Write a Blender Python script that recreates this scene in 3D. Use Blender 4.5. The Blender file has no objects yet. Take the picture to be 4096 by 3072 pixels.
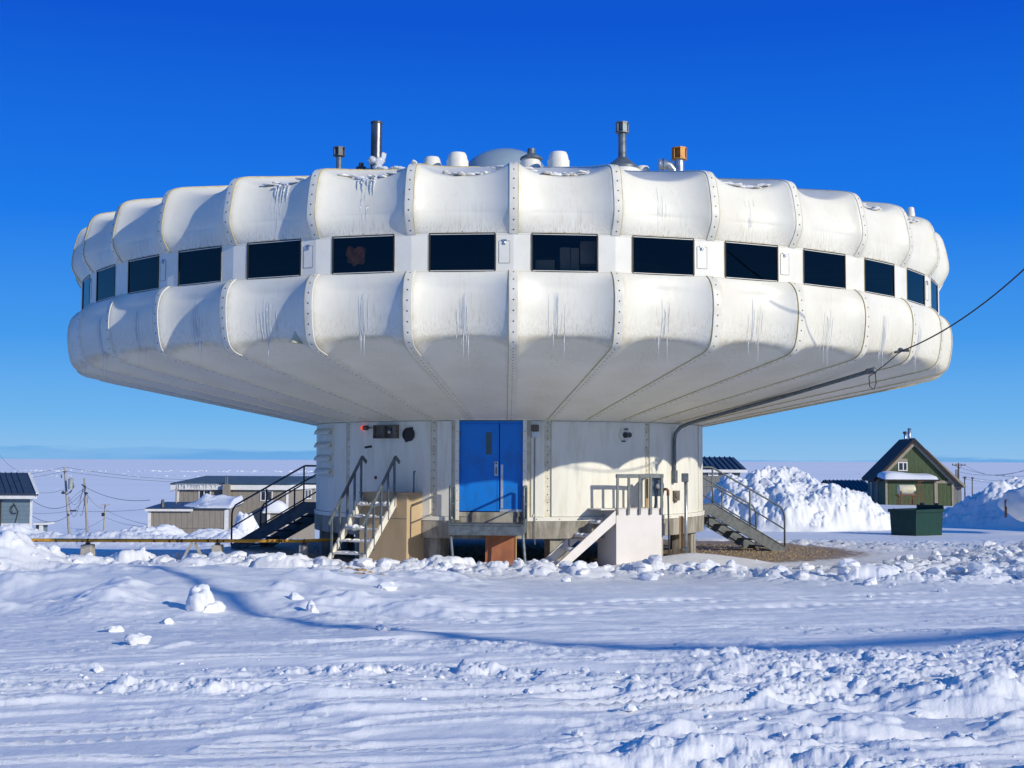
import bpy, bmesh, math, random
import numpy as np
from mathutils import Vector, Matrix
random.seed(7)
R = math.radians
S = bpy.context.scene
COL = S.collection
V = Vector
# ------------------------------------------------------------------ camera
F = 5250.0; HC = 2.5; K = 5250 / 5600
PT = math.atan(304 / F); RL = 0.0036
cam_d = bpy.data.cameras.new('camera'); cam = bpy.data.objects.new('camera', cam_d); COL.objects.link(cam)
S.camera = cam
cam_d.lens = F / 4096 * 36; cam_d.sensor_width = 36; cam_d.clip_end = 60000; cam_d.clip_start = .1
Uv = V((0, -math.sin(PT), math.cos(PT))); Fw = V((0, math.cos(PT), math.sin(PT))); Xw = V((1, 0, 0))
cr = Xw * math.cos(RL) + Uv * math.sin(RL); cu = Uv * math.cos(RL) - Xw * math.sin(RL)
m = Matrix.Identity(4)
for i in range(3):
    m[i][0] = cr[i]; m[i][1] = cu[i]; m[i][2] = -Fw[i]
m[2][3] = HC
cam.matrix_world = m
def ray(px, py):
    dx = (px - 2048) / F; dy = (1536 - py) / F
    return cr * dx + cu * dy + Fw
def at(px, py, Y):                       # photograph measurement -> place at a known distance
    d = ray(px, py); return V((0, 0, HC)) + d * (Y / d.y)
# ------------------------------------------------------------------ material helpers
MATS = {}
def newmat(name):
    mt = bpy.data.materials.new(name); mt.use_nodes = True
    nt = mt.node_tree; b = nt.nodes['Principled BSDF']; MATS[name] = mt
    return mt, nt, b
def N(nt, t, **kw):
    n = nt.nodes.new(t)
    for k, v in kw.items():
        if hasattr(n, k): setattr(n, k, v)
        else: n.inputs[k.replace('_', ' ')].default_value = v
    return n
def MA(nt, op, a, b=None, c=None, clamp=False):
    n = nt.nodes.new('ShaderNodeMath'); n.operation = op; n.use_clamp = clamp
    for i, x in enumerate((a, b, c)):
        if x is None: continue
        if isinstance(x, (int, float)): n.inputs[i].default_value = x
        else: nt.links.new(x, n.inputs[i])
    return n.outputs[0]
def MR(nt, x, a, b, c=0., d=1.):
    n = nt.nodes.new('ShaderNodeMapRange'); n.interpolation_type = 'SMOOTHSTEP'
    nt.links.new(x, n.inputs[0])
    for i, v in enumerate((a, b, c, d)): n.inputs[i + 1].default_value = v
    return n.outputs[0]
def MIX(nt, f, a, b):
    n = nt.nodes.new('ShaderNodeMix'); n.data_type = 'RGBA'
    if isinstance(f, (int, float)): n.inputs[0].default_value = f
    else: nt.links.new(f, n.inputs[0])
    for s, x in ((6, a), (7, b)):
        if isinstance(x, tuple): n.inputs[s].default_value = (*x, 1)
        else: nt.links.new(x, n.inputs[s])
    return n.outputs[2]
def NOISE(nt, vec, scale, det=4, rough=.55):
    n = nt.nodes.new('ShaderNodeTexNoise'); n.inputs['Scale'].default_value = scale
    n.inputs['Detail'].default_value = det; n.inputs['Roughness'].default_value = rough
    nt.links.new(vec, n.inputs['Vector']); return n.outputs[0]
def MAPV(nt, vec, sc, loc=(0, 0, 0)):
    n = nt.nodes.new('ShaderNodeMapping'); n.inputs['Scale'].default_value = sc; n.inputs['Location'].default_value = loc
    nt.links.new(vec, n.inputs['Vector']); return n.outputs[0]
def BUMP(nt, b, h, dist, strength=1.):
    n = nt.nodes.new('ShaderNodeBump'); n.inputs['Distance'].default_value = dist; n.inputs['Strength'].default_value = strength
    nt.links.new(h, n.inputs['Height']); nt.links.new(n.outputs[0], b.inputs['Normal']); return n
def pm(name, c1, c2=None, scale=3., rough=.6, metal=0., bump=.002, bscale=30., stretch=(1, 1, 1), spec=.4, lo=.35, hi=.7):
    mt, nt, b = newmat(name)
    tc = N(nt, 'ShaderNodeTexCoord').outputs['Object']
    vec = MAPV(nt, tc, stretch)
    c2 = c2 or tuple(x * .8 for x in c1)
    f = MR(nt, NOISE(nt, vec, scale, 6, .6), lo, hi)
    nt.links.new(MIX(nt, f, c1, c2), b.inputs['Base Color'])
    b.inputs['Roughness'].default_value = rough; b.inputs['Metallic'].default_value = metal
    b.inputs['Specular IOR Level'].default_value = spec
    if bump: BUMP(nt, b, NOISE(nt, vec, bscale, 4), bump)
    return mt
def siding(name, c1, c2, pitch, axis=0, rough=.7, groove=.35):
    mt, nt, b = newmat(name)
    tc = N(nt, 'ShaderNodeTexCoord').outputs['Object']
    sx = N(nt, 'ShaderNodeSeparateXYZ'); nt.links.new(tc, sx.inputs[0])
    if axis == 'h': u = MA(nt, 'ADD', sx.outputs[0], MA(nt, 'MULTIPLY', sx.outputs[1], .73))
    else: u = sx.outputs[axis]
    fr = MA(nt, 'FRACT', MA(nt, 'DIVIDE', u, pitch))
    g = MR(nt, fr, 0., .12, 1., 0.)
    st = NOISE(nt, MAPV(nt, tc, (3, 3, .35)), 3, 5)
    col = MIX(nt, MR(nt, st, .35, .7), c1, c2)
    col = MIX(nt, MA(nt, 'MULTIPLY', g, groove), col, tuple(x * .25 for x in c1))
    nt.links.new(col, b.inputs['Base Color']); b.inputs['Roughness'].default_value = rough
    b.inputs['Specular IOR Level'].default_value = .25
    BUMP(nt, b, g, -.01)
    return mt
# white fibreglass panels
def frp(name, bend=None, top=False):
    mt, nt, b = newmat(name)
    uv = N(nt, 'ShaderNodeUVMap').outputs[0]
    tc = N(nt, 'ShaderNodeTexCoord').outputs['Object']
    sx = N(nt, 'ShaderNodeSeparateXYZ'); nt.links.new(uv, sx.inputs[0])
    u, s = sx.outputs[0], sx.outputs[1]
    big = NOISE(nt, tc, .9, 4)
    col = MIX(nt, MR(nt, big, .35, .7), (.785, .75, .635), (.725, .685, .565))
    au = MA(nt, 'ABSOLUTE', u)
    n1 = NOISE(nt, tc, 6, 5)
    edge = MA(nt, 'MULTIPLY', MR(nt, au, .80, .91), MR(nt, n1, .3, .75))
    col = MIX(nt, MA(nt, 'MULTIPLY', edge, .5), col, (.52, .45, .26))
    strk = NOISE(nt, MAPV(nt, tc, (9, 9, .5)), 2.4, 5, .7)
    cen = MR(nt, MA(nt, 'ABSOLUTE', MA(nt, 'ADD', u, -.05)), .05, .75, 1., 0.)
    reg = MR(nt, s, .95, .05, .35, 1.) if top else MR(nt, s, .1, 1.3, .3, 1.)
    sf = MA(nt, 'MULTIPLY', MA(nt, 'MULTIPLY', MR(nt, strk, .5, .68), cen), reg)
    col = MIX(nt, MA(nt, 'MULTIPLY', sf, .5), col, (.44, .38, .25))
    drip = NOISE(nt, MAPV(nt, tc, (26, 26, .7)), 2., 3, .6)
    dz = MR(nt, s, .42, .05, 0., 1.) if top else MA(nt, 'MULTIPLY', MR(nt, s, .7, 1.4), MR(nt, s, 1.9, 1.55))
    col = MIX(nt, MA(nt, 'MULTIPLY', MA(nt, 'MULTIPLY', MR(nt, drip, .45, .62), dz), .33), col, (.36, .31, .22))
    line = MR(nt, s, .05, .0)
    col = MIX(nt, MA(nt, 'MULTIPLY', line, .5), col, (.45, .40, .25))
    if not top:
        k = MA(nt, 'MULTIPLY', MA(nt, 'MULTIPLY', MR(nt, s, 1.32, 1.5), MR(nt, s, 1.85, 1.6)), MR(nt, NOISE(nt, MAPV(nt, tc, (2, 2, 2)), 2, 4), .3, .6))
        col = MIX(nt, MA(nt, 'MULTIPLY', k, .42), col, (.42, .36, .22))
        rs = MR(nt, NOISE(nt, MAPV(nt, tc, (3, 3, 1.2), (4.3, 0, 0)), 1.6, 4, .7), .70, .76)
        col = MIX(nt, MA(nt, 'MULTIPLY', rs, .3), col, (.5, .25, .08))
    nt.links.new(col, b.inputs['Base Color'])
    b.inputs['Roughness'].default_value = .42; b.inputs['Specular IOR Level'].default_value = .35
    BUMP(nt, b, NOISE(nt, tc, 3.2, 3), .006)
    return mt
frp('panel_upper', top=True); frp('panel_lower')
pm('white_grp', (.78, .75, .65), (.73, .70, .59), 2, .45, bump=.003, bscale=6)
pm('column_grp', (.76, .735, .64), (.66, .625, .51), 2.2, .5, bump=.002, bscale=8, stretch=(3, 3, .45), lo=.42, hi=.75)
pm('strip_grp', (.76, .725, .61), (.66, .63, .53), 5, .5)
pm('column_seam', (.70, .66, .54), (.54, .49, .35), 5, .6)
pm('sealant', (.55, .47, .24), (.40, .33, .15), 4, .6)
pm('bolt', (.06, .055, .05), (.12, .08, .05), 20, .5, .5, bump=0)
pm('black_rubber', (.02, .02, .02), (.03, .03, .03), 5, .6)
pm('concrete', (.38, .355, .30), (.20, .18, .145), 3, .9, bump=.006, bscale=14, stretch=(1.5, 1.5, .35), lo=.38, hi=.62)
pm('concrete_block', (.40, .37, .32), (.30, .275, .235), 3, .9, bump=.01, bscale=12)
pm('galvanised', (.165, .195, .215), (.09, .11, .125), 7, .5, .4, bump=.001)
pm('galvanised_bright', (.5, .53, .55), (.32, .35, .37), 7, .35, .8, bump=.001)
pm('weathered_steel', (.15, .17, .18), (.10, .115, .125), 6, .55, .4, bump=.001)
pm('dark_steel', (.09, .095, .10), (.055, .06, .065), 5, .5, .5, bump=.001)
pm('grating', (.13, .14, .14), (.08, .085, .09), 9, .6, .4)
pm('plywood', (.52, .39, .24), (.43, .31, .18), 2, .75, stretch=(1, 1, .3), bscale=20, lo=.3, hi=.75)
pm('worn_white_wood', (.70, .68, .60), (.40, .36, .29), 9, .75, stretch=(1, 1, .4), lo=.5, hi=.68)
pm('white_ply', (.72, .68, .65), (.66, .62, .58), 1.5, .6)
pm('red_ply', (.38, .14, .065), (.25, .09, .045), 4, .7, stretch=(1, 1, .5))
pm('raw_wood', (.50, .33, .16), (.36, .23, .11), 3, .75, stretch=(2, 2, .3))
pm('grey_wood', (.45, .42, .36), (.30, .28, .24), 5, .85, stretch=(3, 3, .3))
pm('yellow_pipe', (.70, .36, .035), (.58, .27, .02), 3, .45, lo=.4, hi=.6)
pm('rust', (.22, .09, .04), (.12, .05, .03), 8, .85)
pm('blue_paint', (.004, .19, .66), (.012, .15, .50), 3.5, .45, bump=.002, bscale=5, stretch=(1, 1, .5), lo=.45, hi=.7)
pm('alu', (.62, .62, .60), (.5, .5, .48), 5, .4, .6)
pm('chimney_steel', (.33, .29, .22), (.13, .10, .075), 2.5, .28, .9, stretch=(1, 1, .4))
pm('orange_cap', (.42, .19, .03), (.28, .12, .02), 6, .5, .2)
pm('dark_box', (.17, .145, .12), (.10, .08, .065), 9, .7)
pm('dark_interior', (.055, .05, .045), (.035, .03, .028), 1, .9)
pm('cardboard', (.42, .30, .17), (.35, .24, .14), 3, .85)
pm('orange_cloth', (.70, .22, .05), (.5, .13, .03), 6, .8)
pm('beige_plastic', (.62, .56, .36), (.52, .46, .28), 4, .5)
pm('dumpster_green', (.004, .042, .028), (.008, .025, .018), 3, .5, lo=.4, hi=.7)
pm('tank_cream', (.72, .66, .46), (.62, .54, .33), 3, .5)
pm('dark_roof', (.035, .027, .025), (.022, .018, .018), 4, .8)
pm('blue_roof', (.075, .12, .165), (.055, .09, .13), 2, .45, .2)
pm('slate_roof', (.055, .075, .10), (.04, .055, .075), 2, .45, .2)
pm('trim_white', (.78, .77, .73), (.68, .66, .6), 3, .6)
pm('trim_tan', (.33, .285, .22), (.28, .24, .18), 3, .7)
pm('house_glass', (.02, .025, .03), (.03, .035, .045), 2, .08, spec=.8, bump=0)
pm('pole_wood', (.42, .38, .33), (.27, .24, .20), 3, .85, stretch=(4, 4, .4))
pm('dark_pole', (.10, .08, .06), (.06, .05, .04), 3, .85)
pm('transformer_grey', (.36, .40, .38), (.3, .33, .32), 3, .5)
siding('siding_tan', (.30, .265, .215), (.25, .22, .175), .45, 'h')
siding('siding_blue', (.17, .235, .27), (.145, .20, .235), .30, 2, groove=.15)
siding('siding_green', (.08, .11, .052), (.06, .085, .04), .35, 'h')
siding('siding_green_dark', (.05, .075, .045), (.04, .06, .035), .35, 'h')
siding('siding_grey', (.20, .20, .19), (.17, .17, .165), .35, 'h')
# glass
mt, nt, b = newmat('window_glass'); nt.nodes.remove(b)
out = nt.nodes['Material Output']
tr = N(nt, 'ShaderNodeBsdfTransparent'); tr.inputs[0].default_value = (.78, .77, .74, 1)
gl = N(nt, 'ShaderNodeBsdfGlossy'); gl.inputs['Roughness'].default_value = .02; gl.inputs['Color'].default_value = (.88, .79, .72, 1)
fr = N(nt, 'ShaderNodeFresnel'); fr.inputs[0].default_value = 1.5
mx = N(nt, 'ShaderNodeMixShader')
nt.links.new(fr.outputs[0], mx.inputs[0]); nt.links.new(tr.outputs[0], mx.inputs[1]); nt.links.new(gl.outputs[0], mx.inputs[2])
nt.links.new(mx.outputs[0], out.inputs[0])
# ice
mt, nt, b = newmat('ice')
b.inputs['Base Color'].default_value = (.86, .9, .93, 1); b.inputs['Roughness'].default_value = .12
b.inputs['Transmission Weight'].default_value = .4; b.inputs['IOR'].default_value = 1.31
# dome
mt, nt, b = newmat('dome_plastic')
b.inputs['Base Color'].default_value = (.35, .45, .52, 1); b.inputs['Roughness'].default_value = .15
b.inputs['Transmission Weight'].default_value = .35; b.inputs['IOR'].default_value = 1.2
# red lamp
mt, nt, b = newmat('red_lamp')
b.inputs['Base Color'].default_value = (.5, .04, .02, 1); b.inputs['Emission Color'].default_value = (1, .09, .03, 1)
b.inputs['Emission Strength'].default_value = .8
# snow
def snowmat(name, sea=False, ground=False):
    mt, nt, b = newmat(name)
    g = N(nt, 'ShaderNodeNewGeometry').outputs['Position']
    if sea:
        a = NOISE(nt, MAPV(nt, g, (.0022, .013, 1)), 1, 8, .62)
        c = NOISE(nt, MAPV(nt, g, (.02, .09, 1)), 1, 6, .6)
        col = MIX(nt, MR(nt, a, .35, .7), (.97, .955, .91), (.88, .875, .85))
        col = MIX(nt, MA(nt, 'MULTIPLY', MR(nt, c, .45, .7), .35), col, (.93, .93, .93))
        nt.links.new(col, b.inputs['Base Color'])
        BUMP(nt, b, c, .1, .3)
    else:
        col = MIX(nt, MR(nt, NOISE(nt, g, .5, 5), .35, .7), (.80, .80, .80), (.74, .745, .755))
        if ground:
            at_ = N(nt, 'ShaderNodeAttribute'); at_.attribute_name = 'dirt'
            dn = NOISE(nt, g, 4, 6, .7)
            fac = MR(nt, MA(nt, 'ADD', at_.outputs['Fac'], MA(nt, 'MULTIPLY', MA(nt, 'SUBTRACT', dn, .5), .9)), .42, .58)
            gr = MIX(nt, MR(nt, NOISE(nt, g, 14, 5, .75), .35, .68), (.38, .28, .165), (.17, .12, .07))
            rd = N(nt, 'ShaderNodeAttribute'); rd.attribute_name = 'road'
            rf = MA(nt, 'MULTIPLY', rd.outputs['Fac'], MR(nt, NOISE(nt, MAPV(nt, g, (.5, 2, 1)), 1.6, 6, .7), .35, .75))
            col = MIX(nt, MA(nt, 'MULTIPLY', rf, .55), col, (.60, .57, .50))
            col = MIX(nt, fac, col, gr)
        nt.links.new(col, b.inputs['Base Color'])
        h = MA(nt, 'ADD', MA(nt, 'MULTIPLY', NOISE(nt, g, 9, 6, .65), .7), MA(nt, 'MULTIPLY', NOISE(nt, g, 70, 4, .7), .35))
        BUMP(nt, b, h, .014, .9)
    b.inputs['Roughness'].default_value = .6; b.inputs['Specular IOR Level'].default_value = .3
    return mt
snowmat('snow'); snowmat('snow_ground', ground=True); snowmat('sea_ice', sea=True)
mt, nt, b = newmat('stone')
oi = N(nt, 'ShaderNodeNewGeometry').outputs['Random Per Island']
nt.links.new(MIX(nt, oi, (.42, .32, .20), (.18, .135, .085)), b.inputs['Base Color']); b.inputs['Roughness'].default_value = .9
# ------------------------------------------------------------------ mesh helpers
class Fr:                                # local frame on the ground: a = right, b = outward, z = up
    def __init__(s, O=(0, 0, 0), beta=0.):
        s.O = V(O); bb = R(beta); s.r = V((math.cos(bb), math.sin(bb), 0)); s.o = V((math.sin(bb), -math.cos(bb), 0))
    def __call__(s, a, b, z): return s.O + s.r * a + s.o * b + V((0, 0, z))
ID = lambda a, b, z: V((a, b, z))
class MB:
    def __init__(s): s.v = []; s.f = []; s.m = []; s.uv = []
    def add(s, vs, fs, mi=0, uvs=None):
        n = len(s.v); s.v += [tuple(v) for v in vs]
        s.f += [tuple(i + n for i in f) for f in fs]; s.m += [mi] * len(fs)
        s.uv += list(uvs) if uvs else [(0, 0)] * len(vs)
        return s
    def box(s, a0, a1, b0, b1, z0, z1, fr=ID, mi=0):
        vs = [fr(a, b, z) for z in (z0, z1) for b in (b0, b1) for a in (a0, a1)]
        return s.add(vs, [(0, 1, 3, 2), (4, 6, 7, 5), (0, 4, 5, 1), (2, 3, 7, 6), (0, 2, 6, 4), (1, 5, 7, 3)], mi)
    def beam(s, p, q, w, h, up=V((0, 0, 1)), mi=0):
        p, q = V(p), V(q); d = (q - p).normalized(); sd = d.cross(up)
        if sd.length < 1e-4: sd = d.cross(V((0, 1, 0)))
        sd.normalize(); u = sd.cross(d)
        vs = [e + sd * (i * w / 2) + u * (j * h / 2) for e in (p, q) for i, j in ((-1, -1), (1, -1), (1, 1), (-1, 1))]
        return s.add(vs, [(0, 1, 2, 3), (7, 6, 5, 4), (0, 4, 5, 1), (1, 5, 6, 2), (2, 6, 7, 3), (3, 7, 4, 0)], mi)
    def tube(s, pts, r, n=8, mi=0, caps=True):
        pts = [V(p) for p in pts]; rs = r if isinstance(r, (list, tuple)) else [r] * len(pts)
        vs = []; up = None
        for i, p in enumerate(pts):
            d = (pts[min(i + 1, len(pts) - 1)] - pts[max(i - 1, 0)]).normalized()
            if up is None:
                up = V((0, 0, 1)) if abs(d.z) < .9 else V((1, 0, 0))
            sd = d.cross(up).normalized(); up = sd.cross(d).normalized()
            for k in range(n):
                a = 2 * math.pi * k / n; vs.append(p + (sd * math.cos(a) + up * math.sin(a)) * rs[i])
        fs = [(i * n + k, i * n + (k + 1) % n, (i + 1) * n + (k + 1) % n, (i + 1) * n + k) for i in range(len(pts) - 1) for k in range(n)]
        if caps: fs += [tuple(range(n))[::-1], tuple((len(pts) - 1) * n + k for k in range(n))]
        return s.add(vs, fs, mi)
    def lathe(s, prof, c, n=20, mi=0, ax=None, cap=True):
        c = V(c); ax = V(ax or (0, 0, 1)).normalized()
        t = V((1, 0, 0)) if abs(ax.x) < .9 else V((0, 1, 0)); e1 = ax.cross(t).normalized(); e2 = ax.cross(e1)
        vs = [c + ax * z + (e1 * math.cos(2 * math.pi * k / n) + e2 * math.sin(2 * math.pi * k / n)) * r for r, z in prof for k in range(n)]
        fs = [(i * n + k, i * n + (k + 1) % n, (i + 1) * n + (k + 1) % n, (i + 1) * n + k) for i in range(len(prof) - 1) for k in range(n)]
        if cap: fs += [tuple(range(n))[::-1], tuple((len(prof) - 1) * n + k for k in range(n))]
        return s.add(vs, fs, mi)
    def prism(s, poly, fr, b0, b1, mi=0):    # poly of (a, z) extruded along b
        n = len(poly); vs = [fr(a, b, z) for b in (b0, b1) for a, z in poly]
        fs = [tuple(range(n)), tuple(range(n, 2 * n))[::-1]] + [(i, (i + 1) % n, (i + 1) % n + n, i + n) for i in range(n)]
        return s.add(vs, fs, mi)
    def build(s, name, mats, parent=None, smooth=False, bevel=0, auto=False, face=None):
        me = bpy.data.meshes.new(name); org = ORG.get(parent.name, V((0, 0, 0))) if parent else V((0, 0, 0))
        me.from_pydata([tuple(V(v) - org) for v in s.v], [], s.f)
        if any(u != (0, 0) for u in s.uv):
            ul = me.uv_layers.new(name='UVMap')
            for l in me.loops: ul.data[l.index].uv = s.uv[l.vertex_index]
        for k in (mats if isinstance(mats, (list, tuple)) else [mats]): me.materials.append(MATS[k])
        me.polygons.foreach_set('material_index', s.m)
        bm = bmesh.new(); bm.from_mesh(me); bmesh.ops.recalc_face_normals(bm, faces=bm.faces)
        if face is not None:
            for fc in bm.faces:
                if fc.normal.dot(face) < 0: fc.normal_flip()
        bm.to_mesh(me); bm.free()
        me.polygons.foreach_set('use_smooth', [smooth] * len(me.polygons))
        if auto: me.set_sharp_from_angle(angle=R(38))
        o = bpy.data.objects.new(name, me); COL.objects.link(o)
        if parent: o.parent = parent; ORG[o.name] = org
        if bevel:
            md = o.modifiers.new('bevel', 'BEVEL'); md.width = bevel; md.segments = 2; md.limit_method = 'ANGLE'
        return o
ORG = {}
def tag(o, label, cat, group=None, kind=None):
    if label: o['label'] = label
    if cat: o['category'] = cat
    if group: o['group'] = group
    if kind: o['kind'] = kind
    return o
def thing(name, loc, label, cat, group=None):
    o = bpy.data.objects.new(name, None); COL.objects.link(o); o.location = loc; o.empty_display_size = .2
    ORG[o.name] = V(loc); return tag(o, label, cat, group)
# ------------------------------------------------------------------ numpy noise
def h2(ix, iy, seed):
    n = (ix.astype(np.int64) * 374761393 + iy.astype(np.int64) * 668265263 + seed * 1442695041) & 0xffffffff
    n = ((n ^ (n >> 13)) * 1274126177) & 0xffffffff
    n = ((n ^ (n >> 15)) * 2246822519) & 0xffffffff
    return ((n ^ (n >> 16)) & 0xffffff) / float(0xffffff)
def vn(x, y, seed=0):
    ix = np.floor(x); iy = np.floor(y); fx = x - ix; fy = y - iy
    fx = fx * fx * fx * (fx * (fx * 6 - 15) + 10); fy = fy * fy * fy * (fy * (fy * 6 - 15) + 10)
    a = h2(ix, iy, seed); b_ = h2(ix + 1, iy, seed); c = h2(ix, iy + 1, seed); d = h2(ix + 1, iy + 1, seed)
    return (a * (1 - fx) + b_ * fx) * (1 - fy) + (c * (1 - fx) + d * fx) * fy
def fbm(x, y, o=4, seed=0, g=.5):
    s = 0; a = 1; t = 0
    for i in range(o):
        s = s + a * (vn(x * 2 ** i + i * 17.3, y * 2 ** i - i * 9.1, seed + i) - .5); t += a; a *= g
    return s / t * 2
def chunks(x, y, size, prob, seed):
    x = x + fbm(x / size * 1.6, y / size * 1.6, 2, seed + 5) * size * .22
    y = y + fbm(x / size * 1.6 + 40, y / size * 1.6, 2, seed + 6) * size * .22
    X = x / size; Y = y / size; ix = np.floor(X); iy = np.floor(Y); out = np.zeros_like(X)
    for dx in (-1, 0, 1):
        for dy in (-1, 0, 1):
            cx = ix + dx; cy = iy + dy
            px = cx + .15 + .7 * h2(cx, cy, seed); py = cy + .15 + .7 * h2(cx, cy, seed + 1)
            r = .28 + .5 * h2(cx, cy, seed + 2) ** 1.6; k = h2(cx, cy, seed + 3) < prob
            an = h2(cx, cy, seed + 4) * 3.14; e = .65 + .7 * h2(cx, cy, seed + 7)
            ax = (X - px) * np.cos(an) + (Y - py) * np.sin(an); ay = -(X - px) * np.sin(an) + (Y - py) * np.cos(an)
            q = (np.abs(ax) / (r * e)) ** 3 + (np.abs(ay) / (r / e)) ** 3
            tilt = 1 + 1.3 * (h2(cx, cy, seed + 8) - .5) * ax / r + 1.3 * (h2(cx, cy, seed + 9) - .5) * ay / r; tilt = np.minimum(tilt, .75 + .5 * h2(cx, cy, seed + 12))
            out = np.maximum(out, np.where(k, np.minimum(np.maximum(0, 1 - q) * 1.9, .62 + .38 * np.maximum(0, 1 - q)) * r * np.maximum(.15, tilt), 0))
    return out * size
def sm(x, a, b):
    t = np.clip((x - a) / (b - a), 0, 1); return t * t * (3 - 2 * t)
def macro(x, y): return macro_(x, y / K)
def gauss(x, y, cx, cy, sx, sy): return np.exp(-((x - cx) / sx) ** 2 - ((y - cy) / sy) ** 2)
BX, BY = -.06, 36.6                       # axis of the round building
def macro_(x, y):
    near = np.interp(y, [-60, 0, 8, 13, 19, 24, 27, 31, 34, 42, 50, 2000], [.9, .86, .82, .77, .60, .36, .25, .03, -.02, -.06, -.08, -.08])
    left = np.interp(y, [34, 40, 50, 62, 76, 120, 210, 400, 2000], [-.02, -.10, -.70, -1.55, -2.3, -4.6, -10.2, -13, -13])
    right = np.interp(y, [34, 42, 55, 63, 115, 160, 300, 2000], [-.02, -.1, -.38, -.42, -1.15, -3.2, -12, -12])
    w = sm(x / np.maximum(y, 5), -.03, .09)
    far = left * (1 - w) + right * w
    return np.where(y < 34, near, far)
def ground(x, y):
    x = np.asarray(x, float); y = np.asarray(y, float) / K
    z = macro_(x, y)
    z = z + fbm(x * .16, y * .16, 3, 3) * .10 * sm(y, 2, 12) * sm(-y, -60, -50)
    z = z + fbm(x * .05, y * .05, 3, 8) * .5 * sm(y, 45, 90)
    # left mound of ploughed snow, smooth drift
    lm = gauss(x, y, -8.75, 24.4, .75, 1.2); lw = gauss(x, y, -9.2, 24.2, 1.9, 1.9)
    z = z + lm * .36 + lw * .24 * (1 + .5 * fbm(x * .9, y * .9, 3, 19)); lm = np.maximum(lm, lw * .85)
    z = z + gauss(x, y, -3.6, 23.6, 5.2, 1.9) * .17 + gauss(x, y, -5.6, 19.0, 4.2, 3.0) * .24 + gauss(x, y, -3.2, 20.5, 1.8, 1.2) * .10
    z = z - gauss(x, y, -7.2, 21.8, 1.2, 1.8) * .10
    # berm in front of the building
    yb = 28.3 + fbm(x * .25, x * 0 + 3, 2, 31) * .9 - sm(x, 2.5, 6) * 3.0
    bm_ = np.exp(-((y - yb) / 1.15) ** 2) * (1 - .45 * sm(x, 2.5, 6)) * (.75 + .5 * vn(x * .6, y * .2, 4))
    z = z + bm_ * .17
    rr = gauss(x, y, 13.2, 30.5, 4.0, 3.6)
    z = z + rr * .62 + gauss(x, y, 10.5, 26.5, 2.2, 1.6) * .15
    z = z + gauss(x, y, 4.1, 32.0, 1.6, .8) * .33
    bank = np.exp(-((y - 76) / 3.0) ** 2) * (1 - sm(x, -12, -8))
    z = z + bank * (.25 + .75 * vn(x * .28, y * .1, 77))
    # rubble
    rub = np.clip(bm_ * 1.35 + lm * 1.0 + rr * 1.25 + bank * 1.1, 0, 1.15)
    rub = np.maximum(rub, sm(x, 5, 8) * sm(y, 23, 25.5) * sm(-y, -33, -31) * .75)
    lr = np.exp(-((y - 25.2 - .12 * (x + 8)) / .9) ** 2) * sm(-x, 3.5, 5.5); z = z + lr * .16 * vn(x * .8, y * .5, 5); rub = np.maximum(rub, lr * .8); rub = np.maximum(rub, np.exp(-((y - 22.3) / .6) ** 2) * sm(-x, 5.5, 6.5) * sm(x, -10, -9) * .6)
    rub = np.maximum(rub, gauss(x, y, 11, 45, 9, 4) * .65)
    def on(mask, fn):
        out = np.zeros_like(x); k = mask > .02
        if k.any(): out[k] = fn(x[k], y[k]) * mask[k]
        return out
    z = z + on(rub, lambda x, y: np.maximum(chunks(x, y, .68, .42, 11) * .38, chunks(x + 3, y + 1, .38, .6, 23) * .45) + chunks(x, y, .19, .65, 37) * .32 + fbm(x * 4, y * 4, 3, 39) * .04)
    # foreground: tyre-churned bands and right side
    d = y + x * .05 + fbm(x * .25, y * .2, 2, 60) * .45
    band = np.exp(-((d - 11.1) / .26) ** 2) + .9 * np.exp(-((d - 10.3) / .22) ** 2) + .35 * np.exp(-((d - 12.6) / .3) ** 2)
    band = band * (.3 + .9 * sm(fbm(x * .7, y * 1.2, 3, 5), -.25, .3))
    fr_ = sm(x - .30 * (y - 8.5), -.4, 1.6) * sm(-y, -14.5, -12)
    f_ = np.clip(band + fr_ * .85 * sm(fbm(x * .6 + 9, y * .8, 3, 71), -.4, .25), 0, 1.1) * sm(-y, -17, -15)
    z = z + on(f_, lambda x, y: chunks(x * .7, y, .15, .40, 41) * .42 + chunks(x * .7 + 7, y, .08, .6, 43) * .55 + chunks(x * .8 + 2, y, .042, .6, 47) * .55 + .035 * fbm(x * 3, y * 3.6, 4, 44) + .03 * fbm(x * 8, y * 8, 3, 45))
    mo = gauss(x, y, 3.35, 9.8, .50, .36) * .20 + gauss(x, y, 3.0, 10.4, .5, .3) * .08 + gauss(x, y, 1.25, 8.3, .55, .22) * .07 + gauss(x, y, 2.5, 8.3, .6, .2) * .03 + gauss(x, y, -2.6, 8.0, .5, .2) * .05
    z = z + mo * (1 + .18 * fbm(x * 2, y * 2, 3, 46))
    # wheel ruts
    rr_ = sm(x, -1.5, 1.5)
    z = z - (.055 * np.exp(-((d - 10.75) / .13) ** 2) + .05 * np.exp(-((d - 11.55) / .12) ** 2) + .04 * np.exp(-((d - 12.2) / .1) ** 2)) * (.25 + .75 * rr_) * (.5 + vn(x * .5, y, 92))
    rut = np.sin((d - 9.2) * 2.6) * .014 + np.sin((d - 2) * 6.1 + x * .2) * .007
    z = z + rut * sm(y, 6, 9) * sm(-y, -24, -20) * (.4 + .8 * vn(x * .3, y * .8, 90))
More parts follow.
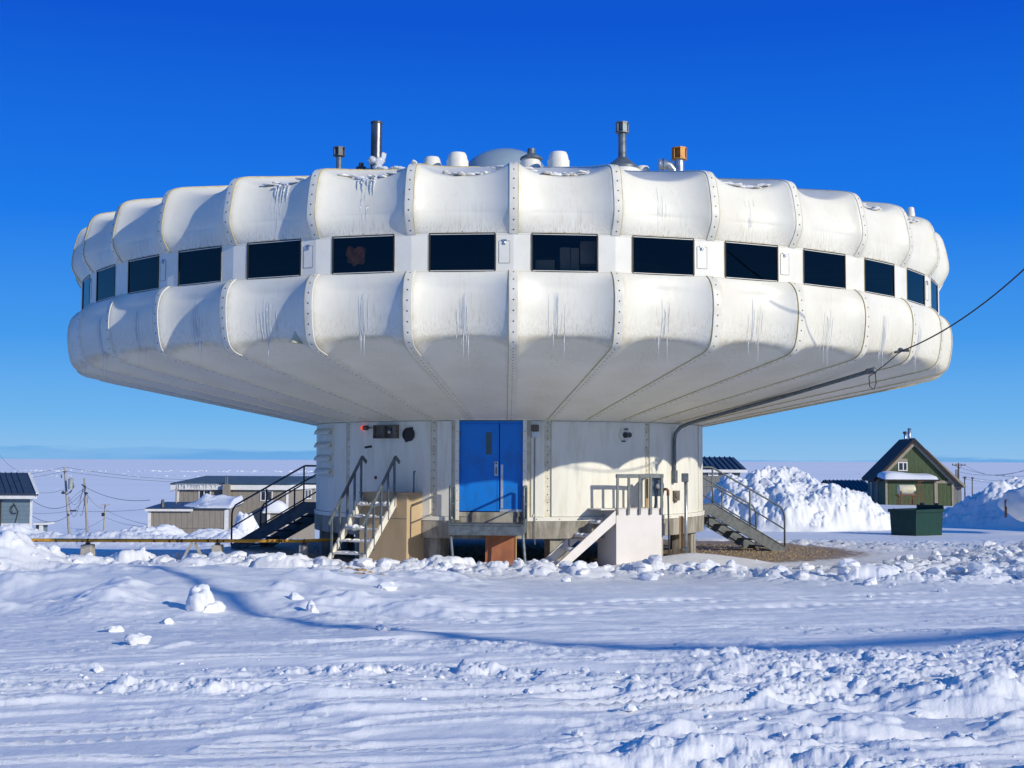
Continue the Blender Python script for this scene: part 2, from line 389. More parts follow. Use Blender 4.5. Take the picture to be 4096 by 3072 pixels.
    # curved wheel tracks sweeping from the middle of the road up to the right
    for c_ in (0, .5, 1.3, 1.75, 2.6):
        yt = 16.2 + c_ + .035 * (x - 9) ** 2 * -1 + 2.8
        z = z - .045 * np.exp(-((y - yt) / .10) ** 2) * sm(x, -2.5, 0) * (.4 + vn(x * .6, y, 93)) * (.75 + .25 * np.sin(x * 28))
    # snow ledge at the left edge of the road
    yl = 12.75 + .38 * (x + 2.0) + fbm(x * 1.5, x * 0, 3, 63) * .22
    z = z + .06 * (.3 + vn(x * 1.6, x * 0, 94)) * sm(y - yl, -.03, .05) * sm(x, -3.2, -2.9) * sm(-x, .2, 1.0) * sm(-(y - yl), -1.6, -.2)
    # wind ripples: crests run nearly across the view, climbing to the right
    yr = y - x * .22
    wx = x + fbm(x * .8, y * .8, 2, 50) * .5
    amp_ = sm(fbm(x * .45, y * .9, 2, 57), -.35, .25)
    def rid(fx_, fy_, sd, wd): return np.maximum(0, 1 - np.abs(fbm(wx * fx_, yr * fy_ + fbm(x * .4, y * .6, 2, sd + 1) * 1.2, 2, sd, .4)) / wd)
    rp_ = rid(.5, 3.4, 51, .17) * .052 * amp_ + rid(.8, 6.0, 151, .22) * .026 * (1.1 - amp_ * .4)
    z = z + rp_ * sm(-y, -14.5, -10.5) * (1 - .6 * np.clip(f_, 0, 1)) + fbm(wx * .4, yr * 1.6, 3, 55) * .03 * sm(-y, -25, -13)
    z = z + fr_ * sm(-y, -12.5, -10.5) * (np.maximum(0, fbm(x * 2.2, y * 4.6, 4, 97)) * .10 - np.maximum(0, fbm(x * 2.0 + 5, y * 4.8, 4, 98)) * .13)
    z = z + (1 - np.abs(fbm(wx * .35, yr * 3.2, 3, 58)) * 2.2) * .022 * sm(y, 12, 14) * sm(-y, -21, -18) * sm(x, -3, 0)
    z = z + fbm(x * 1.3, y * 1.8, 4, 61) * .03 * sm(-y, -40, -30) * sm(y, 12, 15)
    cm = sm(fbm(x * .55, y * 1.1, 3, 87), -.25, .35) * sm(y, 8.5, 9.5) * sm(-y, -17.5, -15) * (.45 + .55 * sm(x, -3, 0))
    z = z + on(cm, lambda x, y: chunks(x * .55, y, .075, .38, 83) * .42 + chunks(x * .5 + 3, y, .14, .22, 85) * .28)
    # drifted hollows on the left
    dl = sm(-x, -.5, 1.5) * sm(y, 14.5, 16.5) * sm(-y, -25, -23)
    z = z + dl * ((1 - np.abs(fbm(x * .32 + 3, y * .42, 3, 64)) * 2) * .13 + np.maximum(0, fbm(x * 1.1, y * 1.3, 4, 67)) ** 1.5 * .25)
    z = z + fbm(x * 7, y * 7, 3, 66) * .0035 * sm(-y, -30, -22)
    # flat trodden / gravel area under and round the building
    e = np.sqrt(((x - .5) / 9.3) ** 2 + ((y - 39.6) / 6.9) ** 2)
    fl = sm(-e, -1.1, -.9) * sm(y, 32.5, 33.5)
    z = z * (1 - fl) + (-.03 + fbm(x * .5, y * .5, 3, 9) * .03) * fl
    return z
def g1(x, y): return float(ground(np.array([x]), np.array([y]))[0])
def ghit(px, py):                        # where a line of sight meets the ground
    d = ray(px, py); t = 6.0
    while t < 90:
        p = V((0, 0, HC)) + d * (t / d.y)
        if p.z < g1(p.x, p.y): return p
        t += .1
    return p
# ------------------------------------------------------------------ ground sheet
ya = np.concatenate([np.linspace(-60, -4, 12), np.linspace(-2, 6, 20), np.arange(6.4, 12, .021), np.arange(12, 16, .03), np.arange(16, 23, .05), np.arange(23, 34, .06),
                     np.arange(34, 56, .2), np.arange(56, 84, .25), np.geomspace(85, 700, 50)])
aa = np.concatenate([-np.geomspace(12, .42, 22), np.linspace(-.405, .405, 1250), np.geomspace(.42, 12, 22)])
A, Yg = np.meshgrid(aa, ya * K); Yp = Yg / K
Xg = A * (np.maximum(Yg, 3) + 1.2) * 1.04
Zg = ground(Xg, Yg)
nr, nc = Xg.shape
co = np.stack([Xg, Yg, Zg], -1).reshape(-1, 3).astype(np.float32)
idx = np.arange(nr * nc).reshape(nr, nc)
q = np.stack([idx[:-1, :-1], idx[:-1, 1:], idx[1:, 1:], idx[1:, :-1]], -1).reshape(-1, 4)
me = bpy.data.meshes.new('snow_ground'); me.vertices.add(len(co)); me.vertices.foreach_set('co', co.ravel())
me.loops.add(q.size); me.loops.foreach_set('vertex_index', q.ravel().astype(np.int32))
me.polygons.add(len(q)); me.polygons.foreach_set('loop_start', np.arange(0, q.size, 4, dtype=np.int32))
try: me.polygons.foreach_set('loop_total', np.full(len(q), 4, dtype=np.int32))
except Exception: pass
me.update(calc_edges=True); me.polygons.foreach_set('use_smooth', np.ones(len(q), dtype=bool))
e_ = np.sqrt(((Xg - .8) / 9.1) ** 2 + ((Yp - 39.9) / 6.3) ** 2)
dirt = np.clip(.5 + (1 - e_) * 2.2, 0, 1)
dirt = np.minimum(dirt, sm(Yp, 33.2, 34.0) + sm(np.abs(Xg + 1), 6.0, 5.0))
dirt = dirt * (1 - gauss(Xg, Yp, -8.5, 37, 2.5, 3) * .5)
me.attributes.new('dirt', 'FLOAT', 'POINT').data.foreach_set('value', dirt.ravel().astype(np.float32))
road = sm(Xg, 2, 5) * sm(Yp, 24, 27) * sm(-Yp, -47, -44) * .8 + sm(Yp, 29, 31) * sm(-Yp, -35, -33) * .5
me.attributes.new('road', 'FLOAT', 'POINT').data.foreach_set('value', np.clip(road, 0, 1).ravel().astype(np.float32))
me.materials.append(MATS['snow_ground'])
go = bpy.data.objects.new('snow_ground', me); COL.objects.link(go); go['kind'] = 'structure'
# sea ice
mb = MB(); xs = [-26000, -8000, -2500, -800, 0, 800, 2500, 8000, 26000]; yy = [120, 400, 1500, 5000, 14000, 24000]
vs = [(x, y, -9.5) for y in yy for x in xs]; n = len(xs)
mb.add(vs, [(j * n + i, j * n + i + 1, (j + 1) * n + i + 1, (j + 1) * n + i) for j in range(len(yy) - 1) for i in range(n - 1)])
mb.build('sea_ice', 'sea_ice')['kind'] = 'structure'
# pressure ridges far out on the ice
def lump(mb, c, sx, sy, sz, rnd, sub=1, mi=0):
    b_ = bmesh.new(); bmesh.ops.create_icosphere(b_, subdivisions=sub, radius=1)
    o = [rnd.uniform(-9, 9) for _ in range(3)]
    a = rnd.uniform(0, 6.28); ca, sa = math.cos(a), math.sin(a)
    from mathutils import noise
    vs = []; cuts = []
    for _ in range(6):
        c_ = V((rnd.gauss(0, 1), rnd.gauss(0, 1), rnd.gauss(0, .8))).normalized(); cuts.append((c_, rnd.uniform(.55, .95)))
    for v in b_.verts:
        k = 1 + .5 * noise.noise(v.co * 1.3 + V(o)) + .22 * noise.noise(v.co * 3.1 + V(o)) + .1 * noise.noise(v.co * 7. + V(o))
        p = v.co * k
        for c_, d_ in cuts:
            q_ = p.dot(c_) - d_
            if q_ > 0: p = p - c_ * q_ * .85
        p = V((p.x * sx, p.y * sy, p.z * sz)); vs.append(V((p.x * ca - p.y * sa, p.x * sa + p.y * ca, p.z)) + V(c))
    mb.add(vs, [tuple(v.index for v in f.verts) for f in b_.faces], mi); b_.free()
rn = random.Random(3)
mb = MB()
for i in range(330):
    if i % 12: Y = rn.choice([900, 1250, 1250, 1300]) * rn.uniform(.97, 1.05)
    else: Y = rn.uniform(500, 1400)
    X = rn.uniform(-.4, .4) * Y
    if i % 4: X = -.30 * Y + rn.choice([-.05, .04, .1, .17]) * Y + rn.gauss(0, .022) * Y
    s_ = Y / 1500 * rn.uniform(.5, 1.3)
    lump(mb, (X, Y, -9.5), s_ * rn.uniform(1, 3.5), s_, s_ * rn.uniform(.5, 1.0), rn, 1)
tag(mb.build('pressure_ridge_ice', 'snow'), 'broken white ice blocks scattered far out on the frozen sea', 'ice', kind='stuff')
# loose snow rubble over the berms
mb = MB(); rn = random.Random(5); cnt = 0
xs = []; ys = []
while len(xs) < 9000:
    xs.append(rn.uniform(-13, 16)); ys.append(rn.uniform(20, 34))
xs = np.array(xs); ys = np.array(ys)
dens = np.exp(-((ys - (28.3 - sm(xs, 2.5, 6) * 3)) / 1.1) ** 2) * .33 + gauss(xs, ys, 12.5, 30, 4, 3.2) * .38 + gauss(xs, ys, -9.1, 24.5, 2, 2) * .25 + .02 * sm(xs, 4, 6)
ys = ys * K; zs = ground(xs, ys)
for x, y, z, d in zip(xs, ys, zs, dens):
    if rn.random() > d or math.hypot(x - BX, y - BY) < 6.3 : continue
    s_ = .035 + .13 * rn.random() ** 3
    lump(mb, (x, y, z + s_ * .08), s_ * rn.uniform(.9, 1.8), s_, s_ * rn.uniform(.5, .95), rn, 1 if s_ < .07 else 2)
for i in range(1500):                     # small crumbs in the churned foreground
    x = rn.uniform(-4, 5); y0_ = rn.uniform(7.4, 13); y = y0_
    rs_ = float(sm(np.array([x - .3 * (y - 8.5)]), -.4, 1.6)[0]); bd_ = math.exp(-((y + .05 * x - 11.1) / .35) ** 2) + math.exp(-((y + .05 * x - 10.3) / .3) ** 2)
    if rn.random() > max(.55 * rs_, .8 * bd_): continue
    s_ = .008 + .040 * rn.random() ** 4
    lump(mb, (x, y * K, g1(x, y * K) + s_ * .2), s_ * 1.3, s_, s_ * .7, rn, 1)
tag(mb.build('snow_rubble', 'snow', smooth=False), 'loose lumps of ploughed snow along the road edge', 'snow', kind='stuff')
# gravel stones
mb = MB(); rn = random.Random(8); xs = np.array([rn.uniform(-6, 9.4) for _ in range(9000)]); ys = np.array([rn.uniform(34.2, 42.5) * K for _ in range(9000)])
zs = ground(xs, ys)
for x, y, z in zip(xs, ys, zs):
    if ((x - .5) / 8.6) ** 2 + ((y / K - 39.9) / 6.0) ** 2 > 1 or (x < 4.5 and rn.random() < .75): continue
    s_ = .015 + .035 * rn.random() ** 2
    vs = [V((x, y, z)) + V((rn.uniform(.6, 1.2) * a, rn.uniform(.6, 1.2) * b_, rn.uniform(.5, 1) * c)) * s_ for a, b_, c in ((1, 0, 0), (0, 1, 0), (-1, 0, 0), (0, -1, 0), (0, 0, 1))]
    mb.add(vs, [(0, 1, 4), (1, 2, 4), (2, 3, 4), (3, 0, 4)])
tag(mb.build('gravel', 'stone'), 'brown gravel stones bared of snow beside and under the round building', 'gravel', kind='stuff')
# brown dirt bits on the berm and on the big pile
mb = MB(); rn = random.Random(66); pc = ghit(1458, 2288)
for k in range(26):
    s_ = rn.uniform(.015, .05); x = pc.x + rn.gauss(0, .22); y = pc.y + rn.gauss(0, .2); lump(mb, (x, y, g1(x, y) + s_ * .4), s_ * 1.8, s_, s_ * .6, rn, 1)
tag(mb.build('dirt_clods', 'raw_wood'), 'brown dirt and grass bits caught in the berm before the front steps', 'dirt', kind='stuff')
# snow chunks that stand out singly
for (px, py, w, h, lab) in ((795, 2440, .36, .48, 'tallest upright snow chunk on the smooth drift at left'),
                            (550, 2575, .24, .17, 'snow block lying nearest the camera on the left drift'),
                            (462, 2530, .20, .14, 'rounded snow lump just behind the block nearest the camera on the left drift'),
                            (672, 2492, .14, .13, 'small snow lump between the upright chunk and the rounded lumps'),
                            (1180, 2400, .20, .16, 'snow chunk alone on the drift in front of the front steps'),
                            (1245, 2448, .16, .20, 'small pointed snow chunk below the lone chunk before the steps'),
                            (1535, 2520, .15, .10, 'flat snow lump in the wire shadow left of the road middle'),
                            (3440, 2750, .17, .14, 'snow chunk sticking up from the churned right foreground'),
                            (1120, 2235, .27, .24, 'pointed white snow block on the berm left of the front steps'),
                            (710, 2235, .33, .30, 'large square snow block on the berm before the wooden trestle'),
                            (1545, 2355, .3, .2, 'broad snow lump at the foot of the berm below the front steps')):
    p = ghit(px, py); mb = MB(); rn = random.Random(px)
    lump(mb, (p.x, p.y, p.z + h * .08), w * .48, w * .45, h * .46, rn, 4)
    if h > .3: lump(mb, (p.x + .08, p.y + .03, p.z), w * .6, w * .5, h * .28, rn, 4)
    tag(mb.build('snow_chunk', 'snow', smooth=True), lab, 'snow chunk', 'single snow chunks')
# ------------------------------------------------------------------ the round building
AX = Fr((BX, BY, 0), 0)
B = thing('research_station', (BX, BY, 0), 'round white mushroom shaped building on a drum with a ring of windows', 'building')
RB = 11.44; SEAM0 = .40
ZT = HC + 4.374; ZB = HC + 3.652; ZC = HC + .94; RC = 5.32
def arc(prof):
    s = [0]
    for i in range(1, len(prof)): s.append(s[-1] + math.hypot(prof[i][0] - prof[i - 1][0], prof[i][1] - prof[i - 1][1]))
    return s
def smoothp(P, n=3):
    for _ in range(n):
        Q = [P[0]]
        for i in range(len(P) - 1):
            a, b_ = P[i], P[i + 1]
            if i: Q.append(tuple(.75 * u + .25 * v for u, v in zip(a, b_)))
            if i < len(P) - 2: Q.append(tuple(.25 * u + .75 * v for u, v in zip(a, b_)))
        Q.append(P[-1]); P = Q
    return P
up0 = [(0, 0), (.04, .05), (.15, .20), (.225, .36), (.235, .52), (.20, .76), (.14, 1.02), (.08, 1.22), (-.02, 1.355), (-.20, 1.43), (-.5, 1.495), (-1.2, 1.63), (-3.0, 2.0)]
UP = smoothp([(RB + a, ZT + b_) for a, b_ in up0], 2)
UP += [(RB - 3.0 - t, ZT + 2.0 + t * .222) for t in (1.5, 3.5, 5.5, 7.2)]
lo0 = [(0, 0), (.10, -.06), (.22, -.20), (.28, -.42), (.29, -.70), (.255, -1.0), (.215, -1.2), (.15, -1.365), (.0, -1.475), (-.26, -1.54), (-.8, -1.65)]
r_end, z_end = RC + .16, ZC + .02
LO = smoothp([(RB + a, ZB + b_) for a, b_ in lo0], 2)
rr0, zz0 = LO[-1]
LO += [(rr0 + (r_end - rr0) * t, zz0 + (z_end - zz0) * t) for t in (.15, .3, .45, .6, .75, .88, .95, 1)]
def mk(prof, upper):
    s = arc(prof); out = []
    for i, (r, z) in enumerate(prof):
        a = prof[max(i - 1, 0)]; b_ = prof[min(i + 1, len(prof) - 1)]
        d = V((b_[0] - a[0], b_[1] - a[1])).normalized()
        n = V((d.y, -d.x)) if upper else V((-d.y, d.x))
        Rr = min(1, r / RB)
        if upper: amp = (min(.21, max(0, r - RB) * .95) if s[i] < .58 else .21 + .03 * float(sm(np.array(s[i]), .6, 1.3))) * (1 - .9 * float(sm(np.array(s[i]), 1.9, 6)))
        else: amp = (min(.195, max(0, r - RB) * .8) if s[i] < .75 else .195) * (1 - .78 * float(sm(np.array(s[i]), 1.75, 3.6))) * (1 if s[i] < 6.5 else max(0, 1 - (s[i] - 6.5) / .8) + .9 * (s[i] < 7.2) * 0)
        out.append((r, z, n.x, n.y, amp, s[i]))
    return out
UPm, LOm = mk(UP, True), mk(LO, False)
H = R(5)
def sp(j, u, q, out=0.):                 # point on panel j (centre angle), u in -1..1
    th = u * H; g = max(0., 1 - (abs(u) / .915) ** 2.6)
    if abs(u) > .80: g *= 1 - .25 * (abs(u) - .8) / .115 if abs(u) < .915 else 0
    r, z, nx, nz, amp, s = q
    k = amp * g - out
    r = (r - nx * k); z = z - nz * k
    re = r * math.cos(H) / math.cos(th)
    t = R((j + .5) * 10 + SEAM0) + th
    return V((BX + re * math.sin(t), BY - re * math.cos(t), z))
US = [-1, -.96, -.915, -.87, -.8, -.7, -.58, -.44, -.3, -.15, 0, .15, .3, .44, .58, .7, .8, .87, .915, .96, 1]
def panel(j, Q, mb=None):
    mb = mb or MB(); n = len(US); vs = []; uvs = []
    for q in Q:
        for u in US: vs.append(sp(j, u, q)); uvs.append((u + 1e-4, q[5]))
    mb.add(vs, [(i * n + k, i * n + k + 1, (i + 1) * n + k + 1, (i + 1) * n + k) for i in range(len(Q) - 1) for k in range(n - 1)], 0, uvs)
    return mb
def disc(mb, c, nrm, r, h=.004, n=8, mi=1): mb.lathe([(r, 0), (r * .8, h)], c, n, mi, ax=nrm)
def strip(j, Q, side, upto=None):        # seam cover between panel j-1 and panel j
    mb = MB(); w = .085; vs = []; n = 5; T = .014
    QQ = [q for q in Q if q[0] > 3.0]
    for q in QQ:
        ww = min(.93, w / (q[0] * H)) if q[0] > 6 else w / (6 * H)
        ww = w / (q[0] * H)
        vs += [sp(j - 1, 1 - ww, q, -.004), sp(j - 1, 1 - ww * .96, q, T), sp(j, -1, q, T), sp(j, -1 + ww * .96, q, T), sp(j, -1 + ww, q, -.004)]
    mb.add(vs, [(i * n + k, i * n + k + 1, (i + 1) * n + k + 1, (i + 1) * n + k) for i in range(len(QQ) - 1) for k in range(n - 1)], 0)
    # sealant bead on one edge
    pts = [sp(j, -1 + w / (q[0] * H), q, .006) if side > 0 else sp(j - 1, 1 - w / (q[0] * H), q, .006) for q in QQ]
    mb.tube(pts, .010, 6, 2)
    # bolts
    s0 = .09; nxt = s0
    for a, b_ in zip(QQ[:-1], QQ[1:]):
        while nxt <= b_[5]:
            if nxt >= a[5]:
                t = (nxt - a[5]) / max(1e-6, b_[5] - a[5]); q = tuple(a[i] * (1 - t) + b_[i] * t for i in range(6))
                if q[5] < 8.5:
                    nn = V((sp(j, -1, q, 1.) - sp(j, -1, q, 0)))
                    disc(mb, sp(j, -1, q, T - .001), nn, .017)
            nxt += .205
    # closing end tab
    return mb
VIS = range(-9, 9)
rest = [j for j in range(-18, 18) if j not in VIS]
mb = MB()
for j in rest: panel(j, UPm, mb)
mb.build('rear_roof_shell', 'panel_upper', B, smooth=True)
mb = MB()
for j in rest: panel(j, LOm, mb)
mb.build('rear_lower_shell', 'panel_lower', B, smooth=True)
LOWP = {}; UPP = {}
for j in VIS:
    UPP[j] = panel(j, UPm).build('upper_panel', 'panel_upper', B, smooth=True)
    LOWP[j] = panel(j, LOm).build('lower_panel', 'panel_lower', B, smooth=True)
for j in range(-9, 10):
    strip(j, UPm, 1).build('upper_seam_strip', ['strip_grp', 'bolt', 'sealant'], B, smooth=True, auto=True)
    strip(j, LOm, -1).build('lower_seam_strip', ['strip_grp', 'bolt', 'sealant'], B, smooth=True, auto=True)
# window band
CH = RB * math.sin(H); WH = .648
ap = RB * math.cos(H)
def PF(j): return Fr((BX, BY, 0), (j + .5) * 10 + SEAM0)
HATCH = {-7, -5, -3, -1, 1, 2, 5}
rear = MB()
for j in range(-18, 18):
    f = PF(j); vis = j in VIS
    mb = MB() if vis else rear
    for sg in (-1, 1):
        a0, a1 = sorted((sg * WH, sg * CH))
        mb.box(a0, a1, ap - .06, ap - .004, ZB - .03, ZT + .03, f)
    mb.box(-CH, CH, ap - .05, ap + .004, ZT - .012, ZT + .055, f); mb.box(-CH, CH, ap - .05, ap + .004, ZB - .055, ZB + .012, f)
    if not vis: rear.box(-WH, WH, ap - .05, ap - .03, ZB, ZT, f); continue
    for zz in (ZT + .030, ZB - .032):      # rows of fixings
        for k in range(7):
            a = -CH + .14 + k * (2 * CH - .28) / 6
            disc(mb, f(a, ap + .003, zz + (.012 if zz > ZT else -.012) * (abs(k - 3) < 3)), f.o, .014)
    mb.build('wall_panel', ['white_grp', 'bolt'], B)
    w = MB(); z0, z1 = ZB - .022, ZT + .022; t = .022
    for (a0, a1, b0, b1) in ((-WH, WH, z1 - t, z1), (-WH, WH, z0, z0 + t), (-WH, -WH + t, z0 + t, z1 - t), (WH - t, WH, z0 + t, z1 - t)):
        w.box(a0, a1, ap - .03, ap + .010, b0, b1, f)
    wo = w.build('window', 'black_rubber', B, bevel=.004)
    g = MB(); g.add([f(-WH + t, ap - .008, z0 + t), f(WH - t, ap - .008, z0 + t), f(WH - t, ap - .008, z1 - t), f(-WH + t, ap - .008, z1 - t)], [(0, 1, 2, 3)])
    g.build('pane', 'window_glass', wo, face=f.o)
    sl = MB(); sl.tube([f(-WH - .012, ap, z0 - .01), f(WH + .012, ap, z0 - .01), f(WH + .012, ap, z1 + .01), f(-WH - .012, ap, z1 + .01), f(-WH - .012, ap, z0 - .01)], .007, 5)
    sl.build('seal', 'sealant', wo)
    if j in HATCH:
        h = MB(); a0, a1 = WH + .07, WH + .275; h0, h1 = ZB + .15, ZT - .145
        h.box(a0, a1, ap - .02, ap + .002, h0, h1, f, 0)
        for (x0, x1, y0, y1) in ((a0 - .006, a0, h0, h1), (a1, a1 + .006, h0, h1), (a0, a1, h0 - .006, h0), (a0, a1, h1, h1 + .006)):
            h.box(x0, x1, ap - .02, ap + .0035, y0, y1, f, 1)
        ho = h.build('access_hatch', ['white_grp', 'dark_box'], B)
        l = MB(); l.box(a0 + .075, a0 + .125, ap - .002, ap + .02, h1 - .07, h1 + .015, f); l.box(a0 + .055, a0 + .145, ap - .002, ap + .012, h1 - .01, h1 + .03, f)
        l.lathe([(.026, 0), (.03, .012), (.012, .02)], f(a0 + .10, ap + .012, h1 - .035), 8, ax=f.o)
        l.build('latch', 'galvanised_bright', ho)
rear.build('rear_window_band', ['white_grp', 'bolt'], B)
# dark rooms behind the glass
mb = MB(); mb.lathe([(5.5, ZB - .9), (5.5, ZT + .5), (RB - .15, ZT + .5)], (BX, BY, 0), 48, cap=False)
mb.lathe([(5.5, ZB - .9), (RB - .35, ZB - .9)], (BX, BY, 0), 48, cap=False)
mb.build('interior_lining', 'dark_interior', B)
mb = MB(); mb.lathe([(1.9, ZT + 3.45), (1.5, ZT + 3.58), (1.3, ZT + 3.62)], (BX, BY, 0), 36); mb.build('roof_cap', 'white_grp', B, smooth=True, auto=True)
mb = MB(); rz = HC + 8.74
mb.lathe([(1.22 * math.cos(a), rz - .85 + .85 * math.sin(a)) for a in np.linspace(0, 1.5, 14)], (BX - .15, BY, 0), 40)
mb.build('dome_skylight', 'dome_plastic', B, smooth=True)
# icicles and frozen runs on the lower panels
def lerpQ(Q, s):
    for a, b_ in zip(Q[:-1], Q[1:]):
        if a[5] <= s <= b_[5]:
            t = (s - a[5]) / max(1e-6, b_[5] - a[5]); return tuple(a[i] * (1 - t) + b_[i] * t for i in range(6))
    return Q[-1]
rn = random.Random(21)
for j in range(-8, 8):
    mb = MB(); um = -.05 + rn.uniform(-.08, .1); wd = rn.uniform(.07, .15)
    for k in range(rn.randint(7, 15)):
        u = um + rn.gauss(0, wd * .7)
        s0, s1 = rn.uniform(.45, 1.0), rn.uniform(1.25, 1.66)
        pts = []; s_ = s0; ph = rn.uniform(0, 6)
        while s_ < s1:
            pts.append(sp(j, u + .004 * math.sin(s_ * 9 + ph), lerpQ(LOm, s_), .004)); s_ += .07
        if len(pts) > 2: mb.tube(pts, [.002] + [rn.uniform(.002, .005) for _ in pts[2:]] + [.002], 5)
    for k in range(rn.randint(2, 7)):
        u = um + rn.gauss(0, wd); L = (.08 + .45 * rn.random() ** 2) * (1.25 if j in (-6, 3, 7) else 1)
        p = sp(j, u, lerpQ(LOm, rn.uniform(1.42, 1.60)), .0)
        mb.tube([p + V((0, 0, .03)), p - V((0, 0, L * .35)), p - V((0, 0, L))], [.010, .006, .0015], 6)
    mb.build('frozen_drips', 'ice', LOWP[j], smooth=True)
for j in (-3, -2, 1, 2):        # glassy runs and ice tongues on the upper panels
    mb = MB(); um = rn.uniform(-.1, .1)
    for k in range(8):
        u = um + rn.gauss(0, .07); s0 = rn.uniform(.15, .9); s1 = s0 + rn.uniform(.15, .5); pts = []; s_ = s0
        while s_ < min(1.35, s1): pts.append(sp(j, u, lerpQ(UPm, s_), .003)); s_ += .06
        if len(pts) > 2: mb.tube(pts, [.002] + [rn.uniform(.0015, .004)] * (len(pts) - 2) + [.001], 5)
    if j in (-3, -2):
        for k in range(16):
            u = um + rn.gauss(0, .13); s0 = rn.uniform(1.3, 1.8); p = sp(j, u, lerpQ(UPm, s0), .01)
            lump(mb, p, .06, .03, .03, rn, 2)
        for k in range(9):
            u = um + rn.gauss(0, .12); p = sp(j, u, lerpQ(UPm, 1.38), .015); p2 = sp(j, u + .01, lerpQ(UPm, 1.38 - rn.uniform(.15, .5)), .008)
            mb.tube([p, (p + p2) / 2 + V((0, -.02, 0)), p2], [.020, .010, .002], 6)
    mb.build('frozen_drips', 'ice', UPP[j], smooth=True)
# snow lying in the roof valleys
def roofz(x, y):
    r = math.hypot(x - BX, y - BY); pr = [(q[0], q[1]) for q in UPm if q[1] > ZT + 1.3]
    for a, b_ in zip(pr[:-1], pr[1:]):
        if b_[0] <= r <= a[0]: t = (r - a[0]) / (b_[0] - a[0]); return a[1] * (1 - t) + b_[1] * t
    return pr[-1][1] if r < 5 else pr[0][1]
for j, nn, rr_ in ((-3, 7, (10.4, 10.9)), (-2, 9, (10.2, 10.9)), (-1, 9, (10.1, 10.8)), (0, 12, (10.0, 10.9)), (2, 9, (10.2, 10.9)), (4, 7, (10.4, 10.9)), (5, 5, (10.4, 10.9))):
    mb = MB()
    for k in range(nn * 3):
        r = rn.uniform(*rr_); u = rn.gauss(0.05, .28)
        q = lerpQ(UPm, 1.6 + (10.9 - r))
        p = sp(j, u, q, .02); lump(mb, p, rn.uniform(.10, .30), rn.uniform(.05, .12), rn.uniform(.012, .03), rn, 2)
    mb.build('roof_snow', 'snow', UPP[j], smooth=True)
# roof fittings
def roofpt(px, Y):
    d = ray(px, 660); x = d.x / d.y * Y; return V((x, Y, roofz(x, Y)))
def topz(px, py, Y): return at(px, py, Y).z
def cowl(p, zt, w, mat, seam=False):
    z0 = p.z - .15; h = zt - z0
    return MB().lathe([(w * .5, 0), (w * .5, h * .55), (w * .50, h * .60), (w * .47, h * .62), (w * .42, h * .86), (w * .36, h * .97), (w * .2, h)], (p.x, p.y, z0), 24)
for (px, py, w, Y) in ((1728, 628, .46, 31.25), (1830, 611, .52, 30.75), (2234, 608, .52, 30.75), (2568, 665, .42, 30.95), (2122, 622, .5, 31.35), (3640, 862, .2, 31.25)):
    p = roofpt(px, Y); zt = topz(px, py, Y)
    if zt < p.z + .1: zt = p.z + .25
    c = cowl(p, zt, w, 'white_grp').build('roof_vent', 'white_grp', B, smooth=True, auto=True)
    if px == 2122:
        MB().lathe([(w * .56, 0), (w * .52, .05), (.1, .14), (.1, .26), (.04, .27)], (p.x + .02, p.y, zt - .10), 14).build('rain_hood', 'galvanised', c, smooth=True, auto=True)
def pipe(px, py_top, w, Y, mat, name='chimney'):
    p = roofpt(px, Y); zt = topz(px, py_top, Y)
    return p, zt, MB().lathe([(w / 2, -.2), (w / 2, zt - p.z)], p, 20).build(name, mat, B, smooth=True, auto=True)
def octcap(p, z0, z1, w, mat, par):
    mb = MB(); mb.lathe([(w / 2 * 1.04, z0), (w / 2 * 1.04, z0 + .03)], (p.x, p.y, 0), 8); mb.lathe([(w / 2 * 1.04, z1 - .03), (w / 2 * 1.04, z1), (.05, z1 + .02)], (p.x, p.y, 0), 8)
    for k in range(8):
        a = (k + .5) * math.pi / 4
        if k % 2 == 0:
            c = V((p.x + math.cos(a) * w * .45, p.y + math.sin(a) * w * .45, 0)); t = V((-math.sin(a), math.cos(a), 0)) * w * .19
            mb.beam(c + V((0, 0, z0 + .02)), c + V((0, 0, z1 - .02)), w * .36, .01, up=V((math.cos(a), math.sin(a), 0)))
    mb.lathe([(w * .33, z0), (w * .33, z1 - .03)], (p.x, p.y, 0), 10)
    return mb.build('cap', mat, par)
# dark capped pipe
p, zt, c = pipe(1356, 620, .14, 31.25, 'galvanised'); octcap(p, topz(1356, 625, 31.25), topz(1356, 590, 31.25), .28, 'dark_steel', c)
# tall brown steel chimney with iced base
p, zt, c = pipe(1505, 488, .27, 30.95, 'chimney_steel')
MB().lathe([(.142, zt - .06), (.142, zt), (.11, zt), (.11, zt - .1)], (p.x, p.y, 0), 20, cap=False).build('rim', 'dark_steel', c, smooth=True, auto=True)
mb = MB(); rn = random.Random(4)
for k in range(16):
    a = rn.uniform(0, 6.28); h = rn.uniform(-.05, .42); lump(mb, p + V((math.cos(a) * (.2 - h * .15), math.sin(a) * .17, h)), .12, .1, .12, rn, 2)
for k in range(8): lump(mb, p + V((.35 + rn.uniform(-.2, .35), -.3, .05)), .14, .14, .05, rn, 2)
mb.build('ice_crust', 'ice', c, smooth=True)
# small black stub
p = roofpt(1445, 31.15); zt = topz(1445, 652, 31.15)
MB().lathe([(.16, -.1), (.12, max(.05, zt - p.z - .1)), (.06, max(.06, zt - p.z - .09)), (.06, max(.12, zt - p.z))], p, 14).build('roof_stub', 'dark_steel', B, smooth=True, auto=True)
